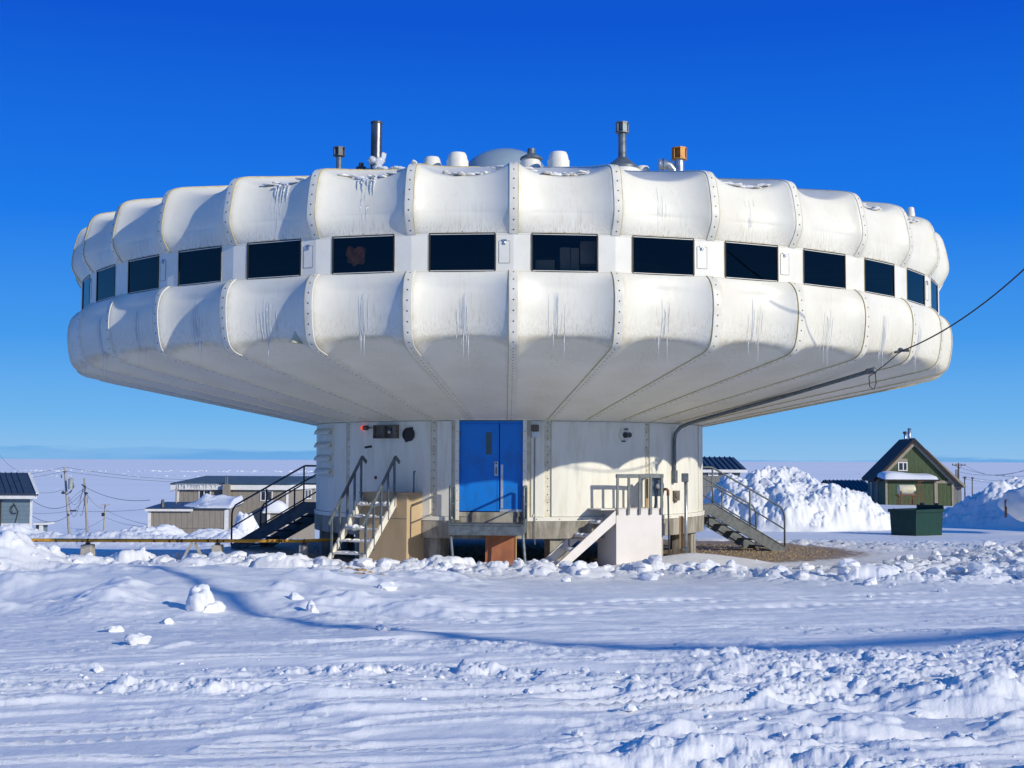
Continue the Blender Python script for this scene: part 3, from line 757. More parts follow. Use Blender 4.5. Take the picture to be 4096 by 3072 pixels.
# galvanised pipe on cone
p, zt, c = pipe(2489, 530, .19, 30.75, 'galvanised'); octcap(p, topz(2489, 533, 30.75), topz(2489, 490, 30.75), .31, 'galvanised', c)
MB().lathe([(.37, -.2), (.37, .12), (.35, .14), (.10, .35), (.095, .42)], p, 24).build('flashing_cone', 'galvanised', c, smooth=True, auto=True)
MB().lathe([(.43, -.3), (.43, .02), (.40, .05)], p, 24).build('curb', 'white_grp', c, smooth=True, auto=True)
# elbow duct and orange capped vent
Y = 30.55; p = roofpt(2717, Y); zt = topz(2717, 640, Y)
c = MB().lathe([(.115, -.2), (.115, zt - p.z)], p, 20).build('chimney', 'galvanised_bright', B, smooth=True, auto=True)
octcap(p, topz(2717, 640, Y), topz(2717, 592, Y), .36, 'orange_cap', c)
c2 = at(2665, 662, Y)
mb = MB(); mb.tube([c2 + V((.20, 0, -.35)), c2 + V((.17, 0, -.12)), c2 + V((.08, 0, -.01)), c2 + V((-.02, 0, .02))], [.085, .09, .105, .11], 16)
mb.lathe([(.13, 0), (.15, .02), (.15, .05), (.125, .06), (.125, .13), (.15, .14), (.15, .16)], c2 + V((-.02, 0, .02)), 20, ax=(-1, 0, 0))
mb.tube([c2 + V((.13, 0, -.02)), c2 + V((.27, -.02, -.02)), c2 + V((.33, -.02, -.2))], .035, 8)
mb.build('elbow_duct', 'galvanised_bright', B, smooth=True, auto=True)
mb = MB()
for k in range(12): lump(mb, V((c2.x - .3 + k * .06, Y - .3, roofz(c2.x, Y - .3) + .03)), .1, .09, .06, rn, 2)
mb.build('roof_snow', 'snow', B, smooth=True)
# ---- drum
def colhit(px, py, rad=RC):
    d = ray(px, py); o = V((0 - BX, 0 - BY, 0)); a = d.x ** 2 + d.y ** 2; b_ = 2 * (o.x * d.x + o.y * d.y); c = o.x ** 2 + o.y ** 2 - rad ** 2
    D = max(0, b_ * b_ - 4 * a * c); t = (-b_ - math.sqrt(D)) / (2 * a); p = V((0, 0, HC)) + d * t
    return math.degrees(math.atan2(p.x - BX, BY - p.y)), p.z
ZF0 = 1.05; ZR = .63
DOOR = (-13.4, 4.0); DTH = -4.7
def arcwall(mb, r0, r1, t0, t1, z0, z1, mi=0, step=2.5):
    n = max(1, int(abs(t1 - t0) / step)); vs = []
    for i in range(n + 1):
        t = R(t0 + (t1 - t0) * i / n); s_, c_ = math.sin(t), math.cos(t)
        for r, z in ((r1, z0), (r1, z1), (r0, z1), (r0, z0)): vs.append(V((BX + r * s_, BY - r * c_, z)))
    fs = [(i * 4 + k, i * 4 + (k + 1) % 4, (i + 1) * 4 + (k + 1) % 4, (i + 1) * 4 + k) for i in range(n) for k in range(4)] + [(0, 1, 2, 3), (n * 4 + 3, n * 4 + 2, n * 4 + 1, n * 4)]
    mb.add(vs, fs, mi)
SE = [-170 + 30 * k for k in range(12)] # seams at ... -50 -20 10 40 70 ...
gapd = .9
for k in range(12):
    t0 = -50 + 30 * k - 120; t1 = t0 + 30
    segs = [(t0 + gapd, t1 - gapd)]
    if t0 < DOOR[0] < t1: segs = [(t0 + gapd, DOOR[0] - 1.6), (DOOR[1] + 1.6, t1 - gapd)]
    for a, b_ in segs:
        mb = MB(); arcwall(mb, RC - .08, RC, a, b_, ZF0 + .10, ZC - .005)
        mb.build('drum_panel', 'column_grp', B, smooth=True, auto=True, bevel=.012)
mb = MB(); arcwall(mb, RC - .3, RC - .035, DOOR[1] + .1, DOOR[0] + 360 - .1, ZF0, ZC + .05)
for k in range(12):
    t = -170 + 30 * k
    for i in range(12):
        z = ZF0 + .25 + i * .19
        if z < ZC - .05: disc(mb, AX_(t, RC - .036, z) if False else V((BX + (RC - .036) * math.sin(R(t)), BY - (RC - .036) * math.cos(R(t)), z)), V((math.sin(R(t)), -math.cos(R(t)), 0)), .016)
mb.build('drum_core', ['column_seam', 'bolt'], B, smooth=True, auto=True)
# flanges, ring beam
mb = MB(); arcwall(mb, RC - .2, RC + .045, DOOR[1] + .3, DOOR[0] + 360 - .3, ZF0, ZF0 + .095)
for k in range(120):
    t = k * 3 + 1
    if DOOR[0] < (t if t < 180 else t - 360) < DOOR[1]: continue
    if k % 2 == 0: disc(mb, V((BX + (RC + .045) * math.sin(R(t)), BY - (RC + .045) * math.cos(R(t)), ZF0 + .045)), V((math.sin(R(t)), -math.cos(R(t)), 0)), .015)
mb.build('drum_base_flange', ['white_grp', 'bolt'], B, smooth=True, auto=True, bevel=.006)
mb = MB(); arcwall(mb, RC - .1, RC + .17, 0, 360, ZC + .005, ZC + .06); 
for k in range(120):
    t = k * 3; disc(mb, V((BX + (RC + .165) * math.sin(R(t)), BY - (RC + .165) * math.cos(R(t)), ZC + .033)), V((math.sin(R(t)), -math.cos(R(t)), 0)), .017)
mb.build('drum_top_flange', ['strip_grp', 'bolt'], B, smooth=True, auto=True)
mb = MB(); arcwall(mb, 3.6, RC + .03, DOOR[1] + .5, DOOR[0] + 360 - .5, ZR, ZF0 - .004); arcwall(mb, 3.6, RC - .03, DOOR[0] - .5, DOOR[1] + .5, ZR, ZF0 + .16)
mb.build('concrete_ring_beam', 'concrete', B, smooth=True, auto=True, bevel=.01)
for t in (-75, -45, -21, 13.5, 45, 68, 100, 140, 180, -140, -105):
    f = Fr((BX, BY, 0), t); MB().box(-.25, .25, RC - .62, RC - .10, -.4, ZR - .003, f).build('pier', 'concrete', B, bevel=.015)
# floor slab closing the drum and dark soffit
mb = MB(); mb.lathe([(3.8, ZF0), (.01, ZF0)], (BX, BY, 0), 32, cap=False); mb.build('floor_slab', 'concrete', B)
# ---- door
f = Fr((BX, BY, 0), DTH); dz0, dz1 = 1.27, ZC - .01; hw = .765; ry = RC * math.cos(R(8.7)) - .02
for sg in (-1, 1):
    mb = MB(); a0, a1 = sorted((sg * hw, sg * (hw + .09))); mb.box(a0, a1, ry - .2, ry + .09, ZF0 + .02, ZC + .004, f)
    for i in range(9): disc(mb, f(sg * (hw + .045), ry + .089, 1.3 + i * .235), f.o, .012)
    mb.build('door_jamb', ['white_grp', 'bolt'], B, bevel=.006)
fo = MB(); fo.box(-hw, hw, ry - .1, ry + .02, dz1 - .055, dz1, f); fo.box(-hw, -hw + .02, ry - .1, ry + .02, dz0, dz1 - .055, f); fo.box(hw - .02, hw, ry - .1, ry + .02, dz0, dz1 - .055, f)
fo.build('door_frame', 'blue_paint', B)
MB().box(-hw + .02, hw - .02, ry - .12, ry - .1, dz0, dz1 - .06, f).build('door_gap_shade', 'black_rubber', B)  # black sheet behind the leaves stands in for shade in the door gaps
mid = -hw + .63 * 2 * hw
d1 = MB().box(-hw + .022, mid - .012, ry - .05, ry, dz0 + .01, dz1 - .058, f).build('door', 'blue_paint', B, bevel=.004); d1['label'] = 'wide left leaf of the blue double door'
d2 = MB().box(mid + .008, hw - .022, ry - .05, ry - .004, dz0 + .06, dz1 - .058, f).build('door', 'blue_paint', B, bevel=.004); d2['label'] = 'narrow right leaf of the blue double door'
MB().box(mid - .050, mid - .014, ry - .002, ry + .010, dz0 + .01, dz1 - .07, f).build('astragal', 'blue_paint', d1, bevel=.002)
MB().box(-hw + .64, -hw + .775, ry - .01, ry + .006, dz1 - .80, dz1 - .27, f).build('door_window', 'house_glass', d1)
h = MB(); h.box(-hw + .845, -hw + .93, ry - .001, ry + .012, dz0 + .855, dz0 + 1.19, f, 0); h.lathe([(.022, 0), (.022, .02)], f(-hw + .887, ry + .012, dz0 + 1.15), 10, 1, ax=f.o)
h.tube([f(-hw + .887, ry + .012, dz0 + 1.05), f(-hw + .887, ry + .05, dz0 + 1.04), f(-hw + .887, ry + .05, dz0 + .92), f(-hw + .887, ry + .012, dz0 + .9)], .012, 6, 1)
h.build('door_handle', ['alu', 'dark_steel'], d1)
MB().box(mid + .032, mid + .088, ry - .005, ry + .010, dz0 + .08, dz0 + 1.12, f).build('push_plate', 'alu', d2)
MB().box(mid + .01, hw - .02, ry - .03, ry + .012, dz0 - .005, dz0 + .058, f).build('sill_plate', 'alu', d2)
mb = MB()
for sg, zs_ in ((-1, (.25, 1.0, 1.78)), (1, (.25, 1.0, 1.78))):
    for z in zs_: mb.tube([f(sg * (hw - .008), ry + .03, dz0 + z), f(sg * (hw - .008), ry + .03, dz0 + z + .13)], .014, 8)
mb.build('hinge', 'galvanised', B)
MB().box(-hw - .02, hw + .02, ry - .3, ry + .03, ZF0 + .1, dz0 - .012, f).build('door_sill', 'concrete', B, bevel=.01)
# ---- fittings on the drum
def FT(px, py):
    t, z = colhit(px, py); return Fr((BX, BY, 0), t), z, t
# louvre hoods
fv = Fr((BX, BY, 0), -65.3)
for i, yy_ in enumerate((1745, 1794, 1843, 1891)):
    z = HC + (1838 - yy_) / F * 37.0
    mb = MB(); b0 = RC * math.cos(R(6.5)) - .05
    # curved hood
    n = 10; vs = []
    for a in (-.62, .62):
        for k in range(n + 1):
            ph = k / n * math.pi / 2; vs.append(fv(a, b0 + .05 + .15 * math.sin(ph), z + .16 * math.cos(ph)))
        vs.append(fv(a, b0, z + .16)); vs.append(fv(a, b0, z))
    m_ = n + 3
    mb.add(vs, [(k, k + 1, k + 1 + m_, k + m_) for k in range(n)] + [tuple(range(m_)), tuple(range(m_, 2 * m_))])
    mb.box(-.66, .66, b0 - .03, b0 + .09, z + .15, z + .20, fv); mb.box(.62, .66, b0 - .03, b0 + .09, z - .10, z + .15, fv); mb.box(-.62, .62, b0 - .03, b0 + .08, z - .10, z - .06, fv)
    mb.build('louvre_hood', 'strip_grp', B)
# beacon, twin box, round port, slot, hole
f_, z, t = FT(1462, 1712)
c = MB().lathe([(.06, 0), (.06, .10), (.03, .12)], f_(.02, RC + .06, z), 12, ax=f_.r).build('beacon_lamp', 'dark_box', B, smooth=True, auto=True)
MB().lathe([(.055, 0), (.06, .05), (.045, .10), (.02, .12)], f_(.02, RC + .06, z), 12, ax=-f_.r).build('lamp_globe', 'red_lamp', c, smooth=True)
MB().tube([f_(.12, RC + .05, z), f_(.30, RC + .05, z)], .015, 6).build('bracket', 'dark_steel', c)
f_, z, t = FT(1549, 1727)
mb = MB(); 
for a0, a1 in ((-.36, -.025), (-.015, .36)):
    z0, z1 = z - .165, z + .165
    mb.box(a0, a1, RC - .03, RC + .03, z0, z1, f_); mb.box(a0, a1, RC + .03, RC + .12, z0, z0 + .02, f_); mb.box(a0, a1, RC + .03, RC + .12, z1 - .02, z1, f_)
    mb.box(a0, a0 + .02, RC + .03, RC + .12, z0 + .02, z1 - .02, f_); mb.box(a1 - (.10 if a1 > 0 else .02), a1, RC + .03, RC + .12, z0 + .02, z1 - .02, f_)
c = mb.build('wall_box', 'dark_box', B, bevel=.004)
MB().lathe([(.045, 0), (.05, .03), (.02, .07)], f_(.12, RC + .03, z - .01), 10, ax=f_.o).build('bulb', 'alu', c, smooth=True)
MB().box(.06, .20, RC + .031, RC + .09, z + .03, z + .075, f_).build('lamp_bracket', 'dark_steel', c)
f_, z, t = FT(1636, 1738)
mb = MB(); mb.lathe([(.165, -.02), (.165, .05), (.135, .055), (.135, .03)], f_(0, RC, z), 28, ax=f_.o, cap=False)
mb.box(.04, .11, RC, RC + .05, z + .14, z + .175, f_); mb.box(-.09, -.03, RC, RC + .05, z - .18, z - .14, f_)
c = mb.build('round_port', 'black_rubber', B, smooth=True, auto=True)
MB().lathe([(.136, 0), (.136, .01)], f_(0, RC + .028, z), 28, ax=f_.o).build('port_glass', 'black_rubber', c)
f_, z, t = FT(1474, 1788)
MB().tube([f_(-.12, RC - .002, z - .008), f_(.12, RC - .002, z + .012)], .028, 10).build('wall_slot', 'black_rubber', B, smooth=True)
f_, z, t = FT(1503, 1910)
MB().lathe([(.045, 0), (.04, .02), (.02, .03)], f_(0, RC - .002, z), 10, ax=f_.o).build('drain_stub', 'rust', B, smooth=True)
f_, z, t = FT(2139, 1726)
c = MB().box(-.09, .09, RC - .01, RC + .11, z, z + .155, f_).build('wall_lamp', 'dark_box', B, bevel=.012)
MB().box(-.085, .085, RC - .01, RC + .12, z - .145, z - .002, f_).build('lamp_lens', 'alu', c, bevel=.012)
MB().tube([f_(0, RC + .02, z - .15), f_(0, RC + .02, ZF0 + .2), f_(0, RC + .07, ZF0 + .1), f_(.0, RC + .07, .5)], .011, 6).build('wire_conduit', 'galvanised', c)
f_, z, t = FT(2497, 1740)
mb = MB(); mb.lathe([(.16, 0), (.16, .012), (.148, .012), (.148, 0)], f_(0, RC - .004, z), 28, ax=f_.o, cap=False)
mb.lathe([(.075, 0), (.075, .03), (.055, .035), (.055, .16), (.065, .165), (.065, .19), (.04, .19)], f_(.03, RC - .004, z), 18, 1, ax=f_.o)
mb.box(.0, .10, RC - .002, RC + .03, z + .125, z + .16, f_, 1); mb.box(-.08, .02, RC - .002, RC + .03, z - .17, z - .135, f_, 1)
mb.build('round_outlet', ['column_seam', 'dark_steel'], B, smooth=True, auto=True)
# conduit down the drum and along the underside
f_, z, t = FT(2690, 1900)
zb_ = z; PTS = [f_(0, RC + .06, zb_ - .02)]
PTS += [f_(0, RC + .06, zb_ + .3), f_(0, RC + .06, ZC - .42), f_(.03, RC + .08, ZC - .24), f_(.06, RC + .20, ZC - .10), f_(.09, RC + .42, ZC - .01)]
def under(th, r, off=.07):
    s_ = None
    for a, b_ in zip(LOm[:-1], LOm[1:]):
        if b_[0] <= r <= a[0] and a[5] > 1.2: k = (r - a[0]) / (b_[0] - a[0]); s_ = a[1] * (1 - k) + b_[1] * k
    return V((BX + r * math.sin(R(th)), BY - r * math.cos(R(th)), (s_ or ZB - 1.5) - off))
PTS += [under(t + .5 - (r - 6) * .9, r) for r in (6.2, 7.5, 9, 10.3, 10.95)]
c = MB().tube(PTS, .045, 10).build('conduit', 'galvanised', B, smooth=True)
e = PTS[-1]
MB().tube([e + V((-.05, .04, 0)), e, e + V((.09, -.07, .03)), e + V((.13, -.10, -.05))], [.055, .07, .07, .03], 10).build('weatherhead', 'galvanised', c, smooth=True)
MB().box(-.06, .06, RC - .0, RC + .12, zb_ - .2, zb_ + .12, f_).build('junction_box', 'galvanised', c, bevel=.01)
f_, z, t = FT(2701, 1983)
mb = MB(); mb.box(-.13, .13, RC - .01, RC + .06, z - .12, z + .13, f_); mb.lathe([(.07, 0), (.07, .04)], f_(-.05, RC + .06, z + .01), 14, ax=f_.o); mb.box(-.10, -.02, RC + .0, RC + .07, z - .17, z - .10, f_)
mb.build('socket_box', 'dark_box', B, bevel=.005)
# horn loudspeaker under the lower bulge
p = sp(-3, -.62, lerpQ(LOm, 1.30), .03) ; p = at(1190, 1338, p.y - .42)
MB().lathe([(.15, -.18), (.11, -.12), (.08, .0), (.078, .17), (.06, .20)], p, 18, ax=(.10, 0, 1)).build('horn_speaker', 'beige_plastic', B, smooth=True, auto=True)
MB().tube([p + V((.05, .05, .12)), p + V((.13, .12, .13)), p + V((.12, .75, .1))], .018, 6).build('speaker_bracket', 'rust', B)
# things seen through the glass
fw = PF(0)
for (x0, x1, y0, y1, dd, col) in ((2240, 2280, 990, 1085, .5, 'left of the two tall cardboard boxes behind the window right of the middle seam'), (2283, 2316, 992, 1085, .52, 'right of the two tall cardboard boxes behind the window right of the middle seam'),
                             (2322, 2382, 965, 1055, .45, 'biggest pale box high in the right corner behind the window right of the middle seam'), (2142, 2218, 1040, 1086, .45, 'low cardboard box in the left corner behind the window right of the middle seam')):
    Y = BY - ap + dd; a, b_ = at(x0, y1, Y), at(x1, y0, Y); mb = MB(); mb.box(a.x, b_.x, Y, Y + .35, a.z, b_.z)
    mb.box((a.x + b_.x) / 2 - .012, (a.x + b_.x) / 2 + .012, Y - .002, Y, a.z + .003, b_.z - .003, mi=1)
    tag(mb.build('cardboard_box', ['cardboard', 'trim_tan'], bevel=.004), col, 'cardboard box', 'boxes stored behind the glass')
MB().box(-.8, .8, ap - 1.3, ap - .25, ZB - .1, ZB - .04, fw).build('shelf', 'grey_wood', B)
p = at(1425, 1025, BY - ap * math.cos(R(15)) + .55); rn = random.Random(2)
mb = MB(); nn = 14; vs = []; fs = []
for i in range(nn):
    for k in range(nn):
        x, y = i / (nn - 1) - .5, k / (nn - 1) - .5
        ed = 1 - (abs(2 * x) ** 3 + abs(2 * y) ** 3) * .12
        vs.append(p + V((x * .42 * ed, .03 * math.sin(x * 9 + y * 7), y * .40 * ed + .02 * math.sin(x * 12))))
for s_ in (0,):
    fs = [(i * nn + k, (i + 1) * nn + k, (i + 1) * nn + k + 1, i * nn + k + 1) for i in range(nn - 1) for k in range(nn - 1)]
mb.add(vs, fs); o = mb.build('orange_cloth', 'orange_cloth', smooth=True); md = o.modifiers.new('t', 'SOLIDIFY'); md.thickness = .05
tag(o, 'orange cloth hanging behind the second window left of the middle seam', 'cloth')
# ------------------------------------------------------------------ overhead service cable
a = at(3611, 1402, BY - 11.69 * math.cos(R(48)) - .15)
tip = at(4096, 981, 25.8); far = at(4700, 380, 21.5)
pts = []
for i in range(31):
    t = i / 30; p = a.lerp(far, t); u = 4 * t * (1 - t); pts.append(p - V((0, 0, .62 * u)))
o = MB().tube(pts, .015, 6)
e2 = PTS[-1] + V((.12, -.1, -.05))
o.tube([a, a + V((-.12, 0, -.08)), a + V((-.35, 0, -.28)), e2 + V((-.16, -.05, -.08)), e2 + V((-.14, -.05, -.30)), e2 + V((-.05, -.05, -.36)), e2 + V((0, -.04, -.22)), e2], .012, 6)
o = o.build('power_cable', 'black_rubber', smooth=True); tag(o, 'black power cable rising right from the lower rim of the round building', 'cable')
mb = MB(); mb.tube([a + V((-.10, .25, -.02)), a + V((-.02, .02, 0)), a + V((.14, -.02, .0))], .03, 8); mb.lathe([(.05, 0), (.06, .03), (.03, .06)], a + V((-.05, 0, 0)), 10)
mb.build('cable_anchor', 'galvanised', B)
# poles well outside the picture that carry the wires whose shadows cross the road
def pole(name, base, h, r, mat, label, group=None, lean=(0, 0), arm=None):
    t = thing(name, base, label, 'utility pole', group)
    top = V(base) + V((lean[0], lean[1], h))
    MB().tube([V(base) - V((0, 0, .5)), V(base).lerp(top, .5), top], [r, r * .85, r * .7], 10).build('mast', mat, t, smooth=True)
    if arm:
        c = top - V((0, 0, arm[1])); mb = MB(); mb.beam(c + V((-arm[0] / 2, -.12, 0)), c + V((arm[0] / 2, -.12, 0)), .12, .14)
        for s_ in (-1, 1): mb.beam(c + V((s_ * arm[0] * .28, -.12, 0)), c + V((0, -.12, -.6)), .05, .05)
        for s_ in (-.47, -.2, .2, .47): mb.lathe([(.06, .07), (.08, .15), (.04, .25)], c + V((s_ * arm[0], -.12, 0)), 8)
        mb.build('crossarm', mat, t)
    return t
sunAZ, sunEL = 50.0, 20.7
SD = V((math.sin(R(sunAZ)) * math.cos(R(sunEL)), -math.cos(R(sunAZ)) * math.cos(R(sunEL)), math.sin(R(sunEL))))
PG = [(560, 2360), (740, 2420), (900, 2455), (1120, 2505), (1300, 2540), (1640, 2585), (2040, 2612), (2600, 2637), (3100, 2630), (3500, 2605), (4096, 2545)]
W3 = []
for i, (px, py) in enumerate(PG):
    d = ray(px, py); k = (.72 - HC) / d.z if True else 0; g = V((0, 0, HC)) + d * k
    W3.append(g + SD * 26.0)
W3 = [W3[0] + SD * 12 + (W3[0] - W3[1]), W3[0] + (W3[0] - W3[1])] + W3 + [W3[-1] + (W3[-1] - W3[-3]) * .9]
# smooth the measured line
for _ in range(3): W3 = [W3[0]] + [(W3[i - 1] + W3[i] * 2 + W3[i + 1]) / 4 for i in range(1, len(W3) - 1)] + [W3[-1]]
o = MB().tube(W3, .12, 8).build('cable_bundle', 'black_rubber', smooth=True); tag(o, 'thick overhead cable bundle outside the picture casting the curved shadow on the snow', 'cable')
for p_ in (W3[-1],): pole('utility_pole', (p_.x, p_.y, g1(p_.x, p_.y)), p_.z + .4 - g1(p_.x, p_.y), .15, 'pole_wood', 'wooden pole beyond the picture edge holding the thick cable bundle', 'poles of the cable bundle')
# ------------------------------------------------------------------ front left steps and plywood landing
BL = -28.0
FLc = at(1628, 1971, 33.2 * K)                # front right top corner of the landing
fl = Fr((FLc.x, FLc.y, 0), BL); w_, l_, ht = 1.35, .88, FLc.z
t = thing('plywood_landing', fl(-w_ / 2, -l_ / 2, 0), 'tan plywood landing box against the drum behind the front left steps', 'landing')
mb = MB(); mb.box(-w_, 0, -l_, 0, -.1, ht - .03, fl); mb.build('box', 'plywood', t, bevel=.006)
MB().box(-w_ - .02, .025, -l_, .02, ht - .03, ht, fl).build('top', 'plywood', t, bevel=.004)
MB().box(-w_, 0, .001, .004, ht - .62, ht - .61, fl).build('sheet_joint', 'dark_box', t)
MB().tube([fl(-.02, -l_ + .55, ht - .35), fl(-.02, -l_ + .55, ht + .42), fl(-.05, -l_ + .5, ht + .5), fl(-.08, -l_ + .4, ht + .5)], .02, 8).build('grab_rail', 'galvanised', t)
mb = MB(); mb.box(.0, .03, -l_ + .0, -l_ + .09, ht - .20, ht + .03, fl); mb.build('corner_bracket', 'dark_steel', t)
# stairs
sw = .95; sc = -w_ + .06 + sw / 2 + .02; run = 1.42; top_z = ht - .06
t = thing('front_steps', fl(sc, run, 0), 'steep white wooden steps with grey steel handrails and snow on the treads', 'stairs')
for sg in (-1, 1):
    a = sc + sg * sw / 2
    mb = MB(); mb.prism([(0, top_z), (0, top_z - .27), (run, 0.0), (run + .12, 0.0), (run + .12, .05)], lambda b_, aa_, z, a=a: fl(a + aa_, b_, z), -.022, .022)
    mb.build('stringer', 'worn_white_wood', t)
    # rail
    hr = .93; sl = top_z / (run + .02)
    def q_(b_, h_): return fl(a, b_, top_z - b_ * sl + h_)
    mb = MB(); mb.beam(q_(.02, hr), q_(run - .06, hr - .03), .03, .085); mb.beam(q_(.02, hr), fl(a, -.16, top_z + hr - .16), .03, .085)
    mb.build('handrail', 'galvanised', t, bevel=.004)
    for b_ in (.06, .33, .62, .92, 1.24):
        b1 = b_
        MB().beam(q_(b1, hr - .02), q_(b1, -.2 if b1 < 1.2 else -.28), .045, .045, up=fl.o).build('baluster', 'galvanised', t)
rn = random.Random(12)
for i in range(5):
    z = top_z - .27 - i * .275 + .02; b_ = (top_z - z) / sl - .05
    if z < .1: z = .12
    tr_ = MB().box(sc - sw / 2 + .03, sc + sw / 2 - .03, b_ - .13, b_ + .10, z, z + .04, fl).build('tread', 'worn_white_wood', t, bevel=.004)
    mb = MB(); wmax = (.5, .28, .34, .5, .6)[i]
    for k in range(9):
        a = sc - sw / 2 + .08 + (sw - .16) * rn.random() * (1 if i in (0, 3) else .6)
        lump(mb, fl(a, b_ - .03, z + .042), .12, .09, .03 + .05 * rn.random() * (i in (0, 2)), rn, 2)
    mb.build('tread_snow', 'snow', tr_, smooth=True)
# ------------------------------------------------------------------ door porch
fp = Fr((BX, BY, 0), DTH); pb0, pb1 = RC + .02, RC + 1.0; pz = 1.02; ph_ = .86
t = thing('steel_porch', fp(0, RC + .6, 0), 'grey steel grating porch with two looped rails below the blue door', 'porch')
mb = MB(); mb.box(-ph_, ph_, pb0, pb1, pz - .035, pz, fp)
mb.build('deck', 'grating', t, bevel=.004)
mb = MB(); mb.box(-ph_, ph_, pb1, pb1 + .02, pz - .25, pz - .04, fp); mb.box(-ph_ - .03, ph_ + .03, pb1 - .05, pb1 + .03, pz - .03, pz + .005, fp); mb.build('fascia', 'galvanised', t, bevel=.004)
for sg in (-1, 1):
    mb = MB(); mb.box(sg * ph_ - .012, sg * ph_ + .012, pb0, pb1 + .02, pz - .2, pz + .10, fp); mb.build('side_plate', 'galvanised', t)
    a = sg * (ph_ - .005); H_ = .86
    mb = MB(); mb.tube([fp(a, pb0 + .12, pz), fp(a, pb0 + .12, pz + H_ - .05), fp(a, pb0 + .16, pz + H_), fp(a, pb1 - .13, pz + H_ + .0), fp(a, pb1 - .09, pz + H_ - .05), fp(a, pb1 - .09, pz)], .030, 8)
    mb.tube([fp(a, pb0 + .12, pz + .45), fp(a, pb1 - .09, pz + .45)], .018, 8); mb.build('rail', 'galvanised', t, smooth=True)
    MB().beam(fp(a * .98, pb1 - .06, pz - .2), fp(a * .88 if sg < 0 else a * 1.06, pb1 + .02, 0), .05, .04).build('leg', 'galvanised', t)
a = at(1941, 2248, 33.0 * K); b_ = at(2062, 2136, 33.0 * K)
t = thing('plywood_board', (a.x, a.y, 0), 'weathered red brown plywood sheet standing under the porch', 'board')
MB().box(a.x, b_.x, a.y, a.y + .05, -.05, .74).build('sheet', 'red_ply', t); MB().box(b_.x + .001, b_.x + .03, a.y - .02, a.y + .5, -.05, .72).build('batten', 'raw_wood', t)
# ------------------------------------------------------------------ right white landing, steps and railing
BRt = 24.0; c0 = at(2465, 2036, 33.3 * K)    # front left top corner
fr = Fr((c0.x, c0.y, 0), BRt); W2, L2, h2_ = 1.24, .98, c0.z
t = thing('white_landing', fr(W2 / 2, -L2 / 2, 0), 'white painted plywood landing box with steel balusters on top, right of the door', 'landing')
mb = MB(); mb.box(.0, W2, -.02, 0, -.1, h2_ - .025, fr); mb.build('front_board', 'white_ply', t, bevel=.004)
mb = MB(); mb.box(.02, W2, -L2, -.022, -.1, h2_ - .03, fr); mb.build('box', 'white_ply', t)
mb = MB(); mb.box(-.42, W2 + .01, -L2, .01, h2_ - .025, h2_ + .005, fr); mb.build('top', 'white_ply', t, bevel=.004)
MB().box(-.06, -.0, -.075, -.005, h2_ - .2, h2_ - .026, fr).build('post_stub', 'raw_wood', t)
hz = h2_ + .78
mb = MB(); mb.beam(fr(-.03, .04, hz), fr(W2 + .02, .04, hz), .035, .095); mb.beam(fr(W2 + .02, .04, hz), fr(W2 + .02, -L2 + .1, hz), .035, .095); mb.beam(fr(W2 + .02, -L2 + .1, hz), fr(W2 - .75, -L2 + .1, hz), .035, .095); mb.build('handrail', 'weathered_steel', t, bevel=.004)
for i in range(5):
    a = .01 + i * (W2 - .03) / 4; MB().beam(fr(a, .050, hz + .03), fr(a, .030, h2_ - .14), .058, .035, up=fr.o).build('baluster', 'weathered_steel', t)
for i in range(3):
    b_ = -.28 - i * .27; MB().beam(fr(W2 + .02, b_, hz), fr(W2 + .02, b_, h2_ - .12), .035, .05, up=fr.o).build('baluster', 'weathered_steel', t)
for i in range(3):
    MB().beam(fr(W2 - .2 - i * .24, -L2 + .1, hz), fr(W2 - .2 - i * .24, -L2 + .1, h2_ + .005), .05, .035, up=fr.o).build('baluster', 'weathered_steel', t)
# stairs off its left side
t = thing('white_side_steps', fr(-1.3, -.3, 0), 'white wooden steps leaning against the left side of the white landing', 'stairs')
s0a, s0z = -.04, h2_ - .03; s1a, s1z = -1.62, .02
for b_ in (.03, -.80):
    mb = MB(); mb.prism([(s0a, s0z), (s0a, s0z - .30), (s1a + .12, s1z - .12), (s1a - .20, s1z - .12)], lambda a, bb, z, b_=b_: fr(a, b_ + bb, z), -.02, .02)
    mb.build('stringer', 'white_ply', t, bevel=.003)
rn = random.Random(31)
for i in range(4):
    k = .16 + i * .24; a = s0a + (s1a - s0a) * k; z = s0z + (s1z - s0z) * k - .12
    tr_ = MB().box(a - .12, a + .12, -.77, .0, z, z + .035, fr).build('tread', 'white_ply', t)
    mb = MB()
    for q in range(8): lump(mb, fr(a + rn.uniform(-.06, .06), -.1 - rn.random() * .6, z + .045), .10, .10, .05, rn, 2)
    mb.build('tread_snow', 'snow', tr_, smooth=True)
# meter post with raw wood behind the railing, meter box
def gb(px, py, Y): return at(px, py, Y)
Y = 33.9 * K
a = at(2602, 1912, Y); b_ = at(2650, 1985, Y)
t = thing('electric_meter', (a.x, Y, 0), 'grey electric meter box behind the steel balusters of the white landing', 'meter')
MB().box(a.x, b_.x, Y, Y + .12, b_.z, a.z).build('box', 'galvanised', t, bevel=.01)
MB().lathe([(.085, 0), (.085, .05), (.06, .09), (.01, .1)], ((a.x + b_.x) / 2 + .06, Y, (a.z + b_.z) / 2 + .03), 18, ax=(0, -1, 0)).build('dial', 'alu', t, smooth=True, auto=True)
MB().tube([(a.x + .13, Y + .05, b_.z), (a.x + .13, Y + .05, b_.z - .16), (a.x + .1, Y + .1, 1.2)], .03, 8).build('pipe', 'galvanised', t)
MB().box(a.x - .10, a.x - .04, Y + .1, Y + .16, .9, a.z + .0).build('backing_post', 'raw_wood', t)
Y = 34.6 * K
